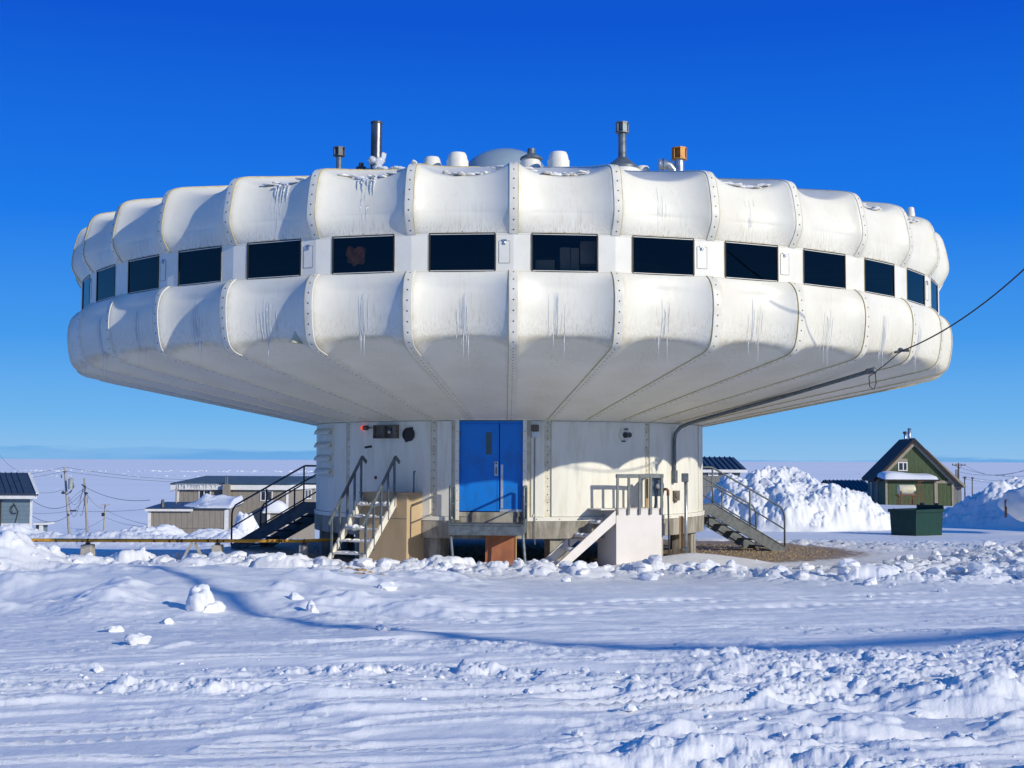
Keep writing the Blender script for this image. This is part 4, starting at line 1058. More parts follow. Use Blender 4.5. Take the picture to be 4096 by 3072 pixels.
a = at(2743, 1893, Y); zb = at(2743, 1928, Y).z
t = thing('conduit_post', (a.x, Y, 0), 'tall grey conduit with a box on top strapped to a wooden post before the drum', 'conduit')
MB().tube([(a.x, Y, -.1), (a.x, Y, zb)], .045, 12).build('pipe', 'galvanised_bright', t, smooth=True)
mb = MB(); mb.box(a.x - .10, a.x + .06, Y - .08, Y + .08, zb, a.z); mb.build('box', 'galvanised', t, bevel=.015)
MB().box(a.x - .15, a.x - .055, Y + .05, Y + .15, -.1, 1.13).build('wooden_post', 'raw_wood', t, bevel=.005)
MB().box(a.x - .1, a.x + .06, Y - .06, Y + .05, .30, .35).build('strap', 'galvanised', t)
Y = 33.9 * K; a = at(2672, 1962, Y)
t = thing('standpipe', (a.x, Y, 0), 'thin dark standpipe with a red elbow beside the white landing', 'pipe')
MB().tube([(a.x + .03, Y, -.1), (a.x, Y, a.z)], .022, 8).build('pipe', 'dark_steel', t, smooth=True)
MB().tube([(a.x, Y, a.z - .12), (a.x, Y, a.z), (a.x - .03, Y, a.z + .03), (a.x - .1, Y, a.z + .03)], .035, 8).build('elbow', 'rust', t, smooth=True)
MB().tube([(a.x - .1, Y, a.z + .04), (a.x - .13, Y + .05, a.z - .15), (a.x - .12, Y + .1, a.z - .35), (a.x - .16, Y + .1, .9)], .02, 6).build('hose', 'black_rubber', t)
# ------------------------------------------------------------------ steel side stairs
def side_stairs(sgn, label, mat, mat2):
    f = Fr(((5.56 if sgn > 0 else -5.75), 38.75 * K, 0), 118 * sgn)
    def P(a, b_, z): return f(a * sgn, b_, z)
    wa = (0.0, 1.28)
    zl = 1.32; b0, b1, b2 = -1.05, 0.0, 2.5
    t = thing('steel_stairs', f(0, (b1 + b2) / 2, 0), label, 'stairs', 'steel stairs either side of the drum')
    fi = 0
    for a in wa:
        mb = MB(); mb.prism([(b0, zl), (b1, zl), (b2, .06), (b2 - .02, -.12), (b2 - .42, -.06), (b1 - .12, zl - .30), (b0, zl - .30)], lambda b_, aa_, z, a=a: P(a + aa_, b_, z), -.02, .02)
        mb.beam(P(a, b0, zl + .0), P(a, b1, zl), .09, .014); mb.beam(P(a, b1, zl + .0), P(a, b2, .06), .09, .014)
        mb.build('stringer', mat2, t)
        hr = 1.0; sl = (zl - .06) / (b2 - b1)
        top = [P(a, b0, zl + hr), P(a, b1 - .05, zl + hr), P(a, b1 + .05, zl + hr - .04), P(a, b2 - .12, .06 + hr + .13), P(a, b2 - .03, .06 + hr), P(a, b2, .06 + hr - .12), P(a, b2, .05)]
        mb = MB(); mb.tube(top, .026, 8); mb.tube([P(a, b0, zl + .5), P(a, b1, zl + .5), P(a, b2, .06 + .5)], .022, 8); mb.build('handrail', mat, t, smooth=True)
        for b_ in (b1 - .02, (b1 + b2) / 2 + .02):
            z0 = zl - max(0, b_ - b1) * sl
            MB().tube([P(a, b_, z0 - .02), P(a, b_, z0 + hr - .01)], .024, 8).build('post', mat, t, smooth=True)
    n = 6
    for i in range(n):
        b_ = b1 + .12 + (b2 - b1) * (i + .4) / n; z = zl - (b_ - b1) * sl - .10
        MB().box(wa[0] + .03, wa[1] - .03, b_ - .14, b_ + .12, z, z + .035, P).build('tread', mat2, t)
    MB().box(wa[0] + .03, wa[1] - .03, b0, b1, zl - .05, zl - .01, P).build('platform', mat2, t)
side_stairs(1, 'steel stairs descending to the right of the drum onto gravel', 'weathered_steel', 'grating')
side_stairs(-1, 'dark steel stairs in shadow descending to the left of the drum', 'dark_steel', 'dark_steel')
# ------------------------------------------------------------------ yellow pipeline on blocks
YP = 35.2 * K; zp = at(600, 2163, YP).z
pt = thing('yellow_pipeline', (-8, YP, 0), 'long yellow pipe with rust spots running along the ground to the building', 'pipe')
MB().tube([(-22, YP, zp + .0), (-9, YP, zp + .005), (-5.2, YP + .1, zp), (-3.6, YP + 1.8, zp)], .042, 12).build('pipe', 'yellow_pipe', pt, smooth=True)
mb = MB(); rn = random.Random(9)
for k in range(26):
    x = rn.uniform(-13, -5); mb.tube([(x, YP, zp), (x + rn.uniform(.01, .05), YP, zp)], .0425, 12)
mb.build('rust_patches', 'rust', pt, smooth=True)
def block(px0, px1, pyt, label, w=None, base=False, Yb=YP):
    x0 = at(px0, 2200, Yb).x; x1 = at(px1, 2200, Yb).x; zt = zp - .045
    t = thing('pipe_support', ((x0 + x1) / 2, Yb, 0), label, 'pipe support', 'concrete blocks under the yellow pipe')
    mb = MB(); f = Fr(((x0 + x1) / 2, Yb, 0), 0); hw_ = (x1 - x0) / 2
    vs = [f(a * hw_ * s_, b_ * .17, z) for z, s_ in ((-.1, 1.1), (zt - .05, .95)) for b_ in (-1, 1) for a in (-1, 1)]
    mb.add(vs, [(0, 1, 3, 2), (4, 6, 7, 5), (0, 4, 5, 1), (2, 3, 7, 6), (0, 2, 6, 4), (1, 5, 7, 3)]); mb.build('block', 'concrete_block', t, bevel=.02)
    mb = MB(); mb.box(-.05, .05, -.05, .05, zt - .05, zt, f); mb.lathe([(.055, -.015), (.055, .015)], f(0, 0, zp), 12, ax=(1, 0, 0)); mb.build('clamp', 'rust', t)
    if base: MB().box(-hw_ * 2.6, hw_ * 3.4, -.30, -.20, -.02, .12, f).build('timber', 'grey_wood', t)
block(329, 373, 2175, 'concrete block under the yellow pipe, farthest left, with a wire clamp')
block(851, 890, 2168, 'concrete block on a timber under the yellow pipe right of the trestle', base=True)
block(1199, 1234, 2172, 'shaded concrete block under the yellow pipe next to the drum', Yb=YP + .1)
xm = at(775, 2170, YP).x
t = thing('wooden_trestle', (xm, YP, 0), 'a frame of two white planks leaning together under the yellow pipe', 'trestle')
for sg in (-1, 1): MB().beam((xm + sg * .28, YP - .05, -.05), (xm + sg * .03, YP - .05 + .03 * sg, zp - .05), .05, .10, up=V((0, 1, 0))).build('plank', 'grey_wood', t)
# ------------------------------------------------------------------ snow piles
def pile(name, cx, cy, sx, sy, h, seed, label, kind=None, rough=1., n=150):
    us = np.linspace(-1.3, 1.3, n); U_, W_ = np.meshgrid(us, us)
    x = cx + U_ * sx; y = cy + W_ * sy
    k = np.clip(1 - (U_ ** 2 + W_ ** 2) ** .85 + fbm(U_ * 2.2 + seed, W_ * 2.2, 3, seed) * .28, -.3, 1.2)
    z = h * np.sign(k) * np.abs(k) ** (1.0 if sx > 3.5 else .8)
    mk_ = sm(k, -.02, .15)
    z = z + rough * mk_ * (chunks(x, y, .95, .5, seed + 1) * .26 + chunks(x, y, .5, .6, seed + 2) * .40 + chunks(x, y, .24, .7, seed + 3) * .5 + chunks(x, y, .13, .6, seed + 5) * .3 + fbm(x * .7, y * .7, 5, seed + 4, .62) * .55 + (.5 - np.abs(fbm(x * 1.6, y * 1.6, 3, seed + 6))) * .16)
    g = macro(x, y); z = np.where(k > -.1, g + z, g - .4)
    co = np.stack([x, y, z], -1).reshape(-1, 3); idx = np.arange(n * n).reshape(n, n)
    q = np.stack([idx[:-1, :-1], idx[:-1, 1:], idx[1:, 1:], idx[1:, :-1]], -1).reshape(-1, 4)
    me = bpy.data.meshes.new(name); me.from_pydata(co.tolist(), [], q.tolist()); me.materials.append(MATS['snow'])
    me.polygons.foreach_set('use_smooth', [True] * len(me.polygons))
    o = bpy.data.objects.new(name, me); COL.objects.link(o); return tag(o, label, 'snow pile', 'ploughed snow piles')
pile('snow_pile', 12.35, 63.5 * K, 4.9, 3.9, 2.3, 101, 'big rugged pile of ploughed snow between the right steel stairs and the dumpster', n=330)
pile('snow_pile', 27.0, 68 * K, 6.6, 4.7, 2.0, 131, 'blue shaded snow pile at the right edge below the power lines', n=240)
def pile_at(px, d, top, sx, sy, seed, label, n=110, rough=.5):
    p = at(px, top, d); pile('snow_pile', p.x, d, sx, sy, p.z + .1 - float(macro(np.array([p.x]), np.array([d]))[0]), seed, label, n=n, rough=rough)
pile_at(610, 77, 2112, 3.0, 2.2, 141, 'long low snow bank before the tan garage')
pile_at(60, 76, 2112, 3.4, 2.2, 151, 'low snow bank before the blue grey house')
pile_at(835, 74, 2118, 1.9, 1.6, 161, 'small smooth snow hump below the right end of the tan garage', rough=.2)
pile_at(938, 73, 2125, 1.6, 1.3, 181, 'smooth rounded snow hump just left of the dark steel stairs', rough=.15)
# snow covered object at the right edge
a = at(4025, 2040, 53.4); mb = MB(); rn = random.Random(77)
t = thing('snow_covered_barrel', (a.x + .6, 53.4, a.z), 'drum shaped object under a thick snow cap at the right edge', 'barrel')
MB().tube([(a.x - .02, 53.4, a.z - .3), (a.x - .02, 53.4, a.z + .42)], .05, 8).build('stake', 'rust', t)
MB().lathe([(.30, 0), (.34, .1), (.3, 1.4)], (a.x + .2, 53.6, a.z + .25), 20, ax=(1, 0, 0)).build('barrel', 'dark_box', t, smooth=True)
mb = MB(); lump(mb, (a.x + .85, 53.35, a.z + .32), 1.2, .85, .66, rn, 3); lump(mb, (a.x + 1.4, 53.5, a.z + .5), 1.1, .8, .62, rn, 3); mb.build('snow_cap', 'snow', t, smooth=True)
# ------------------------------------------------------------------ dumpster
Yd = 54.5 * K; cn = at(3666, 2142, Yd); fd = Fr((cn.x, cn.y, cn.z - .08), 56.0)
# left face normal = outward of frame beta-? : local a to the right-back, b towards viewer-left
ang = -50.0; fd = Fr((cn.x, cn.y, cn.z - .1), ang)   # a=0 is near corner, box spans a<0 along left face
dh = 1.09; Lw, Rw = 1.2, 1.88
t = thing('dumpster', tuple(cn), 'dark green steel dumpster with open lids standing on the snow', 'dumpster')
mb = MB(); k_ = .07
bot = [(-Lw + k_, 0), (0 - k_ * .3, 0), (0 - k_ * .3, -Rw + k_), (-Lw + k_, -Rw + k_)]; topp = [(-Lw, 0), (0, 0), (0, -Rw), (-Lw, -Rw)]
vs = [fd(a, b_, 0) for a, b_ in bot] + [fd(a, b_, dh) for a, b_ in topp] + [fd(a * .94 - .03, b_ * .94 - .04, dh) for a, b_ in topp] + [fd(a * .94 - .03, b_ * .94 - .04, .1) for a, b_ in topp]
mb.add(vs, [(0, 1, 5, 4), (1, 2, 6, 5), (2, 3, 7, 6), (3, 0, 4, 7), (4, 5, 9, 8), (5, 6, 10, 9), (6, 7, 11, 10), (7, 4, 8, 11), (8, 9, 13, 12), (9, 10, 14, 13), (10, 11, 15, 14), (11, 8, 12, 15), (12, 13, 14, 15), (0, 3, 2, 1)])
mb.build('body', 'dumpster_green', t, bevel=.01)
mb = MB(); mb.box(-Lw - .05, .05, .0, .05, dh - .12, dh, fd); mb.box(.0, .05, -Rw - .04, .0, dh - .12, dh, fd); mb.box(-Lw - .05, -Lw, -Rw, 0, dh - .12, dh, fd); mb.build('rim', 'dumpster_green', t, bevel=.008)
mb = MB(); mb.box(-Lw, 0, -Rw - .06, -Rw, dh - .1, dh + .14, fd); mb.build('back_rail', 'dumpster_green', t)
for a0 in (-1.0, -.35): MB().box(a0, a0 + .18, -Rw - .02, -Rw + .06, dh + .14, dh + .22, fd).build('lid_hinge', 'dark_steel', t)
MB().beam(fd(-Lw - .02, -.02, dh - .1), fd(-Lw + .02, -.3, dh + .0), .05, .05).build('handle', 'rust', t)
# ------------------------------------------------------------------ houses
def window(mbp, f, a0, a1, z0, z1, b_, split=.5, fm='trim_white', parent=None, t=.09):
    w = MB(); w.box(a0, a1, b_, b_ + .06, z0, z0 + t, f); w.box(a0, a1, b_, b_ + .06, z1 - t, z1, f); w.box(a0, a0 + t, b_, b_ + .06, z0 + t, z1 - t, f); w.box(a1 - t, a1, b_, b_ + .06, z0 + t, z1 - t, f)
    m_ = a0 + (a1 - a0) * split; w.box(m_ - t / 2, m_ + t / 2, b_, b_ + .055, z0 + t, z1 - t, f)
    wo = w.build('window', fm, parent); MB().box(a0 + t, a1 - t, b_ + .005, b_ + .02, z0 + t, z1 - t, f).build('pane', 'house_glass', wo)
# blue grey house at the left edge
Y = 92.0; f = Fr((0, Y, 0), 0)
def fx(px, Y): return at(px, 1900, Y).x
def fz(px, py, Y): return at(px, py, Y).z
xr = fx(130, Y); zt_ = fz(100, 1995, Y); zbm = fz(100, 2160, Y) - 1
t = thing('blue_grey_house', (xr - 5, Y, zbm), 'blue grey house with slate metal roof cut by the left picture edge', 'house')
x0 = xr - 11
xt = fx(118, Y + 3.5); xe = fx(155, Y - .5); SK = (xt - xe) / 4
hv = lambda x, y, z: V((x + SK * (y - Y), y, z))
MB().box(x0, xr, Y, Y + 7, zbm, zt_, hv).build('wall', 'siding_blue', t)
mb = MB(); mb.box(xr - .12, xr + .03, Y - .04, Y + .05, zbm, zt_); mb.box(x0, xr - .13, Y - .05, Y, fz(100, 2109, Y), fz(100, 2094, Y)); mb.box(x0, xr + .35, Y - .45, Y - .02, zt_, zt_ + .38); mb.build('trim', 'trim_white', t)
ze = fz(150, 1975, Y - .5); zr = fz(117, 1891, Y + 3.5); mb = MB(); xb = xt + (xt - xe)
mb.add([(x0, Y - .5, ze), (xe, Y - .5, ze), (xt, Y + 3.5, zr), (x0, Y + 3.5, zr), (x0, Y + 7.5, ze), (xb, Y + 7.5, ze), (x0, Y - .5, ze - .12), (xe, Y - .5, ze - .12), (xb, Y + 7.5, ze - .12), (x0, Y + 7.5, ze - .12)],
       [(0, 1, 2, 3), (3, 2, 5, 4), (6, 7, 1, 0), (7, 8, 5, 2, 1), (6, 9, 8, 7)])
for k in range(26):
    x = x0 + .2 + k * .42
    if x < xe: mb.beam((x, Y - .5, ze + .03), (x + (xt - xe), Y + 3.5, zr + .03), .06, .07)
mb.beam((xe - .06, Y - .5, ze + .02), (xt - .06, Y + 3.5, zr + .02), .2, .1, mi=1)
mb.build('roof', ['slate_roof', 'trim_white'], t)
mb = MB(); xp0, xp1 = fx(132, Y), fx(175, Y); zp1 = fz(150, 2093, Y); mb.box(xp0, xp1 + .15, Y + .2, Y + 2, zp1 - .12, zp1, mi=1); mb.box(xp0, xp1 - .35, Y + .8, Y + 2, zbm, zp1 - .12); mb.box(xp1 - .35, xp1 - .12, Y + .3, Y + .5, zbm, zp1 - .12, mi=1)
mb.build('side_porch', ['siding_blue', 'trim_white'], t)
mb = MB(); p = V((fx(58, Y), Y - .05, zt_ - .3))
for k in range(3): mb.tube([p + V((.22 * math.cos(a) + .06 * k, -.02, -.45 + .3 * math.sin(a))) for a in np.linspace(1.2, 5.5, 12)], .014, 5)
mb.tube([p, p + V((.35, 0, -.6)), p + V((.15, 0, -1.4)), p + V((.5, 0, -2.6)), p + V((.5, 0, -3.4))], .025, 5); mb.tube([V((fx(8, Y), Y - .05, zt_)), V((fx(7, Y), Y - .05, zbm))], .05, 5)
mb.build('wall_cables', 'black_rubber', t)
# tan house
Y = 121.0
xL, xR = fx(707, Y), fx(1154, Y); ztp = fz(930, 1939, Y); zft = fz(930, 1959, Y); zbm = fz(930, 2165, Y) - 1.5
bx = fx(1262, Y + 8) - xR; sh = lambda x, d: x + bx * d / 8
t = thing('tan_house', ((xL + xR) / 2, Y, zbm), 'long tan sided house with low blue metal roof and white fascia', 'house')
def quadbox(mb, x0, x1, y0, y1, z0, z1, zb1=None, mi=0, S_=sh):
    zb1 = z1 if zb1 is None else zb1; d0, d1 = y0 - Y, y1 - Y
    vs = [(S_(x0, d0), y0, z0), (S_(x1, d0), y0, z0), (S_(x1, d1), y1, z0), (S_(x0, d1), y1, z0), (S_(x0, d0), y0, z1), (S_(x1, d0), y0, z1), (S_(x1, d1), y1, zb1), (S_(x0, d1), y1, zb1)]
    mb.add(vs, [(0, 1, 2, 3), (4, 5, 6, 7), (0, 1, 5, 4), (1, 2, 6, 5), (2, 3, 7, 6), (3, 0, 4, 7)], mi)
zbk = fz(1251, 1910, Y + 8)
mb = MB(); quadbox(mb, xL, xR, Y, Y + 8, zbm, zft, zft + (zbk - ztp) * .9); mb.build('wall', 'siding_tan', t)
mb = MB(); quadbox(mb, xL - .4, xR + .3, Y - .35, Y + 8.2, zft + .002, ztp, zbk + .0); mb.build('fascia', 'trim_white', t)
mb = MB(); quadbox(mb, xL - .45, xR + .35, Y - .4, Y + 8.3, ztp + .01, ztp + .09, zbk + .09)
for k in range(44):
    x = xL - .4 + k * .25
    if x < xR + .3: mb.beam((x, Y - .42, ztp + .12), (sh(x, 8), Y + 8.2, zbk + .12), .09, .06)
mb.build('roof', 'blue_roof', t)
mb = MB(); mb.box(xL - .05, xL + .25, Y - .05, Y, zbm, zft); mb.box(xR - .2, xR + .03, Y - .05, Y, zbm, zft); mb.build('corner_trim', 'trim_white', t)
f = Fr((0, Y, 0), 0); fY = lambda a, b_, z: V((a, Y - b_, z))
window(None, fY, fx(796, Y), fx(845, Y), fz(820, 1999, Y), fz(820, 1958, Y), .0, .45, parent=t)
window(None, fY, fx(1043, Y), fx(1092, Y), fz(1070, 2004, Y), fz(1070, 1963, Y), .0, .42, parent=t)
mb = MB(); cx0, cx1 = fx(891, Y - .8), fx(919, Y - .8); mb.box(cx0, cx1, Y - .8, Y - .36, zbm, fz(905, 1937, Y - .8)); c = mb.build('flue_box', 'siding_tan', t)
mb = MB(); 
for dx in (.0, .16): mb.tube([(fx(903, Y - .6) + dx, Y - .6, ztp), (fx(903, Y - .6) + dx, Y - .6, fz(903, 1907, Y))], .06, 8)
mb.build('flue_pipe', 'galvanised', c)
# side windows
fS = lambda a, b_, z: V((sh(xR, a) + .0 + b_, Y + a, z))
for z0_, z1_ in ((fz(1230, 1997, Y + 5), fz(1230, 1957, Y + 5)), (fz(1230, 2096, Y + 5), fz(1230, 2062, Y + 5))): window(None, fS, 4.6, 6.6, z0_, z1_, .02, .5, parent=t)
# entry with snow cap
ex0, ex1 = fx(1068, Y - 2), fx(1130, Y - 2); zc = fz(1090, 2052, Y - 2)
en = MB().box(ex0, ex1, Y - 2, Y - .01, zbm, zc).build('entry', 'siding_tan', t)
MB().box(ex0 - .3, ex1 + .3, Y - 2.3, Y - .01, zc, zc + .16).build('entry_roof', 'trim_white', en)
mb = MB(); mb.box(ex0 - .02, ex0 + .35, Y - 2.05, Y - 2, zbm, zc - .02); mb.build('entry_trim', 'trim_white', en)
rn = random.Random(55); mb = MB()
n = 24; vs = []
for i in range(n + 1):
    for k in range(9):
        u, w = i / n * 2 - 1, k / 8 * 2 - 1; zz = zc + .14 + .98 * (max(0, 1 - abs(u) ** 2.2)) ** .6 * (max(0, 1 - abs(w) ** 4)) ** .5
        vs.append(((ex0 + ex1) / 2 + u * ((ex1 - ex0) / 2 + .35), Y - 1.15 + w * 1.15, zz))
mb.add(vs, [(i * 9 + k, (i + 1) * 9 + k, (i + 1) * 9 + k + 1, i * 9 + k + 1) for i in range(n) for k in range(8)]); mb.build('snow_cap', 'snow', en, smooth=True)
# icicles on eave
mb = MB(); mb.beam((xL, Y - .42, ztp + .05), (fx(880, Y), Y - .42, ztp + .05), .06, .05)
for k in range(22):
    x = xL + rn.random() * (fx(880, Y) - xL); L = rn.uniform(.1, .7); mb.tube([(x, Y - .42, ztp + .05), (x, Y - .42, ztp - L)], [.03, .004], 5)
mb.build('eave_icicles', 'ice', t)
# garage
Yg_ = 106.0; gx0, gx1 = fx(598, Yg_), fx(903, Yg_); gz = fz(750, 2037, Yg_); gb_ = fz(750, 2150, Yg_) - 1.2
t = thing('tan_garage', ((gx0 + gx1) / 2, Yg_, gb_), 'tan sided garage with a snow heap on its roof before the tan house', 'garage')
gbx = fx(958, Yg_ + 9) - gx1; gs = lambda x, d: x + gbx * d / 9
def gq(mb, x0, x1, y0, y1, z0, z1, zb1, mi=0):
    vs = [(gs(x0, y0 - Yg_), y0, z0), (gs(x1, y0 - Yg_), y0, z0), (gs(x1, y1 - Yg_), y1, z0), (gs(x0, y1 - Yg_), y1, z0), (gs(x0, y0 - Yg_), y0, z1), (gs(x1, y0 - Yg_), y0, z1), (gs(x1, y1 - Yg_), y1, zb1), (gs(x0, y1 - Yg_), y1, zb1)]
    mb.add(vs, [(0, 1, 2, 3), (4, 5, 6, 7), (0, 1, 5, 4), (1, 2, 6, 5), (2, 3, 7, 6), (3, 0, 4, 7)], mi)
gzb = fz(750, 2012, Yg_ + 9)
mb = MB(); gq(mb, gx0, gx1, Yg_, Yg_ + 9, gb_, gz - .02, gzb - .02); mb.build('wall', 'siding_tan', t)
mb = MB(); gq(mb, gx0 - .25, gx1 + .15, Yg_ - .2, Yg_ + 9.2, gz + .0, gz + .10, gzb + .1)
mb.build('roof', 'slate_roof', t)
mb = MB(); mb.box(gx0 - .05, gx0 + .18, Yg_ - .04, Yg_, gb_, gz - .03); mb.box(gx1 - .05, gx1 + .28, Yg_ - .06, Yg_, gb_, gz - .03); mb.box(gx0 - .25, gx0 + 3.6, Yg_ - .26, Yg_ - .2, gz - .16, gz + .02); mb.build('trim', 'trim_white', t)
MB().box(gx0 + .2, gx1 - .06, Yg_ - .012, Yg_, fz(750, 2114, Yg_), fz(750, 2112, Yg_)).build('board_joint', 'dark_box', t)
n1, n2 = 90, 34; us = np.linspace(0, 1, n1); ws = np.linspace(0, 1, n2); U_, W_ = np.meshgrid(us, ws)
xx = gx0 + 2.0 + U_ * (gx1 - gx0 - 1.55) + gbx * W_; yy_ = Yg_ - .1 + W_ * 8.9; base = gz + .08 + (gzb - gz) * W_
hh = np.exp(-((U_ - .40) / .15) ** 2 - ((W_ - .55) / .4) ** 2) * .62 + np.exp(-((U_ - .64) / .10) ** 2 - ((W_ - .7) / .3) ** 2) * .28 + .18 * sm(U_, .45, .8) + .16 * sm(U_, .0, .2) + .12 * sm(U_, .85, 1)
ed = (sm(U_, 0, .06) * sm(1 - U_, 0, .02) * sm(W_, 0, .05) * sm(1 - W_, 0, .05)) ** .5
zz = base + hh * ed * sm(W_ - .25 * (1 - U_), -.05, .4) + chunks(xx, yy_, .5, .7, 7) * .35 * np.exp(-((U_ - .45) / .2) ** 2) * ed + .18 * ed * sm(U_, .3, .6)
me = bpy.data.meshes.new('roof_snow'); idx = np.arange(n1 * n2).reshape(n2, n1); q = np.stack([idx[:-1, :-1], idx[:-1, 1:], idx[1:, 1:], idx[1:, :-1]], -1).reshape(-1, 4)
me.from_pydata((np.stack([xx, yy_, zz], -1).reshape(-1, 3) - np.array(ORG[t.name])).tolist(), [], q.tolist()); me.materials.append(MATS['snow']); me.polygons.foreach_set('use_smooth', [True] * len(me.polygons))
o = bpy.data.objects.new('roof_snow', me); COL.objects.link(o); o.parent = t
mb = MB(); mb.tube([(fx(666, Yg_ + 2), Yg_ + 1, gz + .1), (fx(666, Yg_ + 2), Yg_ + 1, gz + .75)], [.22, .1], 8); mb.build('roof_vent', 'dark_steel', t)
mb = MB(); xx_ = gs(gx0, 7) + 1.0; mb.tube([(xx_, Yg_ + 7, gzb - .2), (xx_, Yg_ + 7, gzb + 1.5)], .07, 6); mb.beam((xx_ - .6, Yg_ + 7, gzb + 1.0), (xx_ + .1, Yg_ + 7, gzb + 1.3), .05, .05); mb.build('service_mast', 'pole_wood', t)
pile('snow_pile', fx(985, 100), 100, 1.2, 1.6, 2.3, 171, 'snow heap between the tan garage and the steel stairs', n=110, rough=.4)
# ------------------------------------------------------------------ green house
Y = 115.0; pk = at(3655, 1752, Y); le = at(3492, 1917, Y); re_ = at(3827, 1923, Y); zb_ = HC - 4.3
bv = V((1.15, 8.0, 0)); hx = pk.x
t = thing('green_house', (hx, Y, zb_), 'green house with steep dark gable roof and snow on its porch roof', 'house')
wl, wr = le.x + .55, re_.x - .35; pitch = (pk.z - le.z) / (pk.x - le.x); zE = pk.z - (pk.x - wl) * pitch; zE2 = pk.z - (wr - pk.x) * pitch
def ext(mb, poly, d0, d1, mi=0, off=V((0, 0, 0))):
    n = len(poly); u = bv / 8.0
    vs = [V((x, Y, z)) + u * d0 + off for x, z in poly] + [V((x, Y, z)) + u * d1 + off for x, z in poly]
    mb.add(vs, [tuple(range(n)), tuple(range(n, 2 * n))] + [(i, (i + 1) % n, (i + 1) % n + n, i + n) for i in range(n)], mi)
mb = MB(); ext(mb, [(wl, zb_), (wr, zb_), (wr, zE2 - .15), (pk.x, pk.z - .2), (wl, zE - .15)], 0, 8); mb.build('wall', 'siding_green', t)
mb = MB(); th_ = .22
ext(mb, [(le.x, le.z), (pk.x, pk.z), (pk.x, pk.z - th_ * 1.4), (le.x + .1, le.z - th_)], -.45, 8.4); ext(mb, [(pk.x, pk.z), (re_.x, re_.z), (re_.x - .1, re_.z - th_), (pk.x, pk.z - th_ * 1.4)], -.45, 8.4)
rf = mb.build('roof', 'dark_roof', t)
mb = MB(); k = .36
ext(mb, [(le.x + .12, le.z - th_), (pk.x, pk.z - th_ * 1.4), (pk.x, pk.z - th_ * 1.4 - k), (le.x + .12 + k, le.z - th_)], -.25, -.02); ext(mb, [(pk.x, pk.z - th_ * 1.4), (re_.x - .12, re_.z - th_), (re_.x - .12 - k, re_.z - th_), (pk.x, pk.z - th_ * 1.4 - k)], -.25, -.02)
zt1 = at(3780, 1928, Y).z; x_a = fx(3743, Y); mb.box(x_a, wr + .1, Y - .06, Y - .005, zt1 - .12, zt1 + .12); mb.box(wr - .12, wr + .06, Y - .05, Y - .002, zb_, zt1 - .13); mb.box(x_a, x_a + .14, Y - .05, Y - .002, zb_, zt1 - .13)
mb.build('barge_trim', 'trim_tan', t)
for (px, p0, p1, r_) in ((3623, 1765, 1727, .12), (3640, 1760, 1713, .15)):
    Yc = Y + 2.5 if px == 3640 else Y + 5; x = fx(px, Yc); c = MB().tube([(x, Yc, fz(px, p0, Yc) - .5), (x, Yc, fz(px, p1, Yc))], r_, 10).build('chimney_pipe', 'galvanised_bright', rf, smooth=True)
    if px == 3623: MB().lathe([(.2, -.2), (.2, 0), (.1, .03)], (x, Yc, fz(px, p1, Yc)), 10).build('cap', 'dark_steel', c)
mb = MB()
for kx in (.25, .38, .75): 
    x = pk.x + (re_.x - pk.x) * kx; z = pk.z + (re_.z - pk.z) * kx; mb.tube([(x + .3, Y + 3, z - .1), (x + .3, Y + 3, z + .32)], .13, 8)
mb.build('roof_vent', 'dark_steel', rf)
fY = lambda a, b_, z: V((a, Y - b_, z))
window(None, fY, fx(3592, Y), fx(3630, Y), fz(3610, 1884, Y), fz(3610, 1848, Y), .0, .55, parent=t)
MB().box(fx(3592, Y), fx(3630, Y), Y - .04, Y, fz(3610, 1847, Y), fz(3610, 1835, Y)).build('board', 'trim_tan', t)
# entry porch
px0, px1 = fx(3542, Y - 2.2), fx(3743, Y - 2.2); pz1 = fz(3640, 1924, Y - 2.2)
en = MB().box(px0, px1, Y - 2.2, Y - .01, zb_, pz1).build('porch', 'siding_green', t)
for q0 in (px0 - .03, px1 - .14): MB().box(q0, q0 + .17, Y - 2.25, Y - 2.2, zb_, pz1).build('porch_trim', 'trim_tan', en)
mb = MB(); vs = [(px0 - .2, Y - 2.6, pz1 + .0), (px1 + .2, Y - 2.6, pz1), (px1 + .2, Y - .02, pz1 + .2), (px0 - .2, Y - .02, pz1 + .2)]; vs += [(a, b_, c + .15) for a, b_, c in vs]
mb.add(vs, [(0, 1, 2, 3), (4, 5, 6, 7), (0, 1, 5, 4), (1, 2, 6, 5), (2, 3, 7, 6), (3, 0, 4, 7)]); mb.build('porch_roof', 'dark_roof', en)
mb = MB(); n = 40; m_ = 10; vs = []
for i in range(n + 1):
    for k in range(m_ + 1):
        u, w = i / n, k / m_; e_w = (max(0, 1 - abs(2 * w - 1) ** 5)) ** .5 * (max(0, 1 - abs(2 * u - 1) ** 8)) ** .5
        hh_ = .52 * (1 - .35 * u + .12 * math.sin(u * 7)); vs.append((px0 - .25 + u * (px1 - px0 + .4), Y - 2.65 + w * 2.6, pz1 + .14 + .22 * w + hh_ * e_w))
mb.add(vs, [(i * (m_ + 1) + k, (i + 1) * (m_ + 1) + k, (i + 1) * (m_ + 1) + k + 1, i * (m_ + 1) + k + 1) for i in range(n) for k in range(m_)]); mb.build('snow_cap', 'snow', en, smooth=True)
# side wall door and window
u = bv / 8; fW = lambda a, b_, z: V((wl, Y, z)) + u * a + V((-b_, 0, 0))
window(None, fW, 4.6, 5.6, zE - 2.9, zE - .9, .03, .5, parent=t)
MB().box(.6, 2.6, .0, .05, zb_, zE - .6, fW).build('side_door', 'dark_box', t)
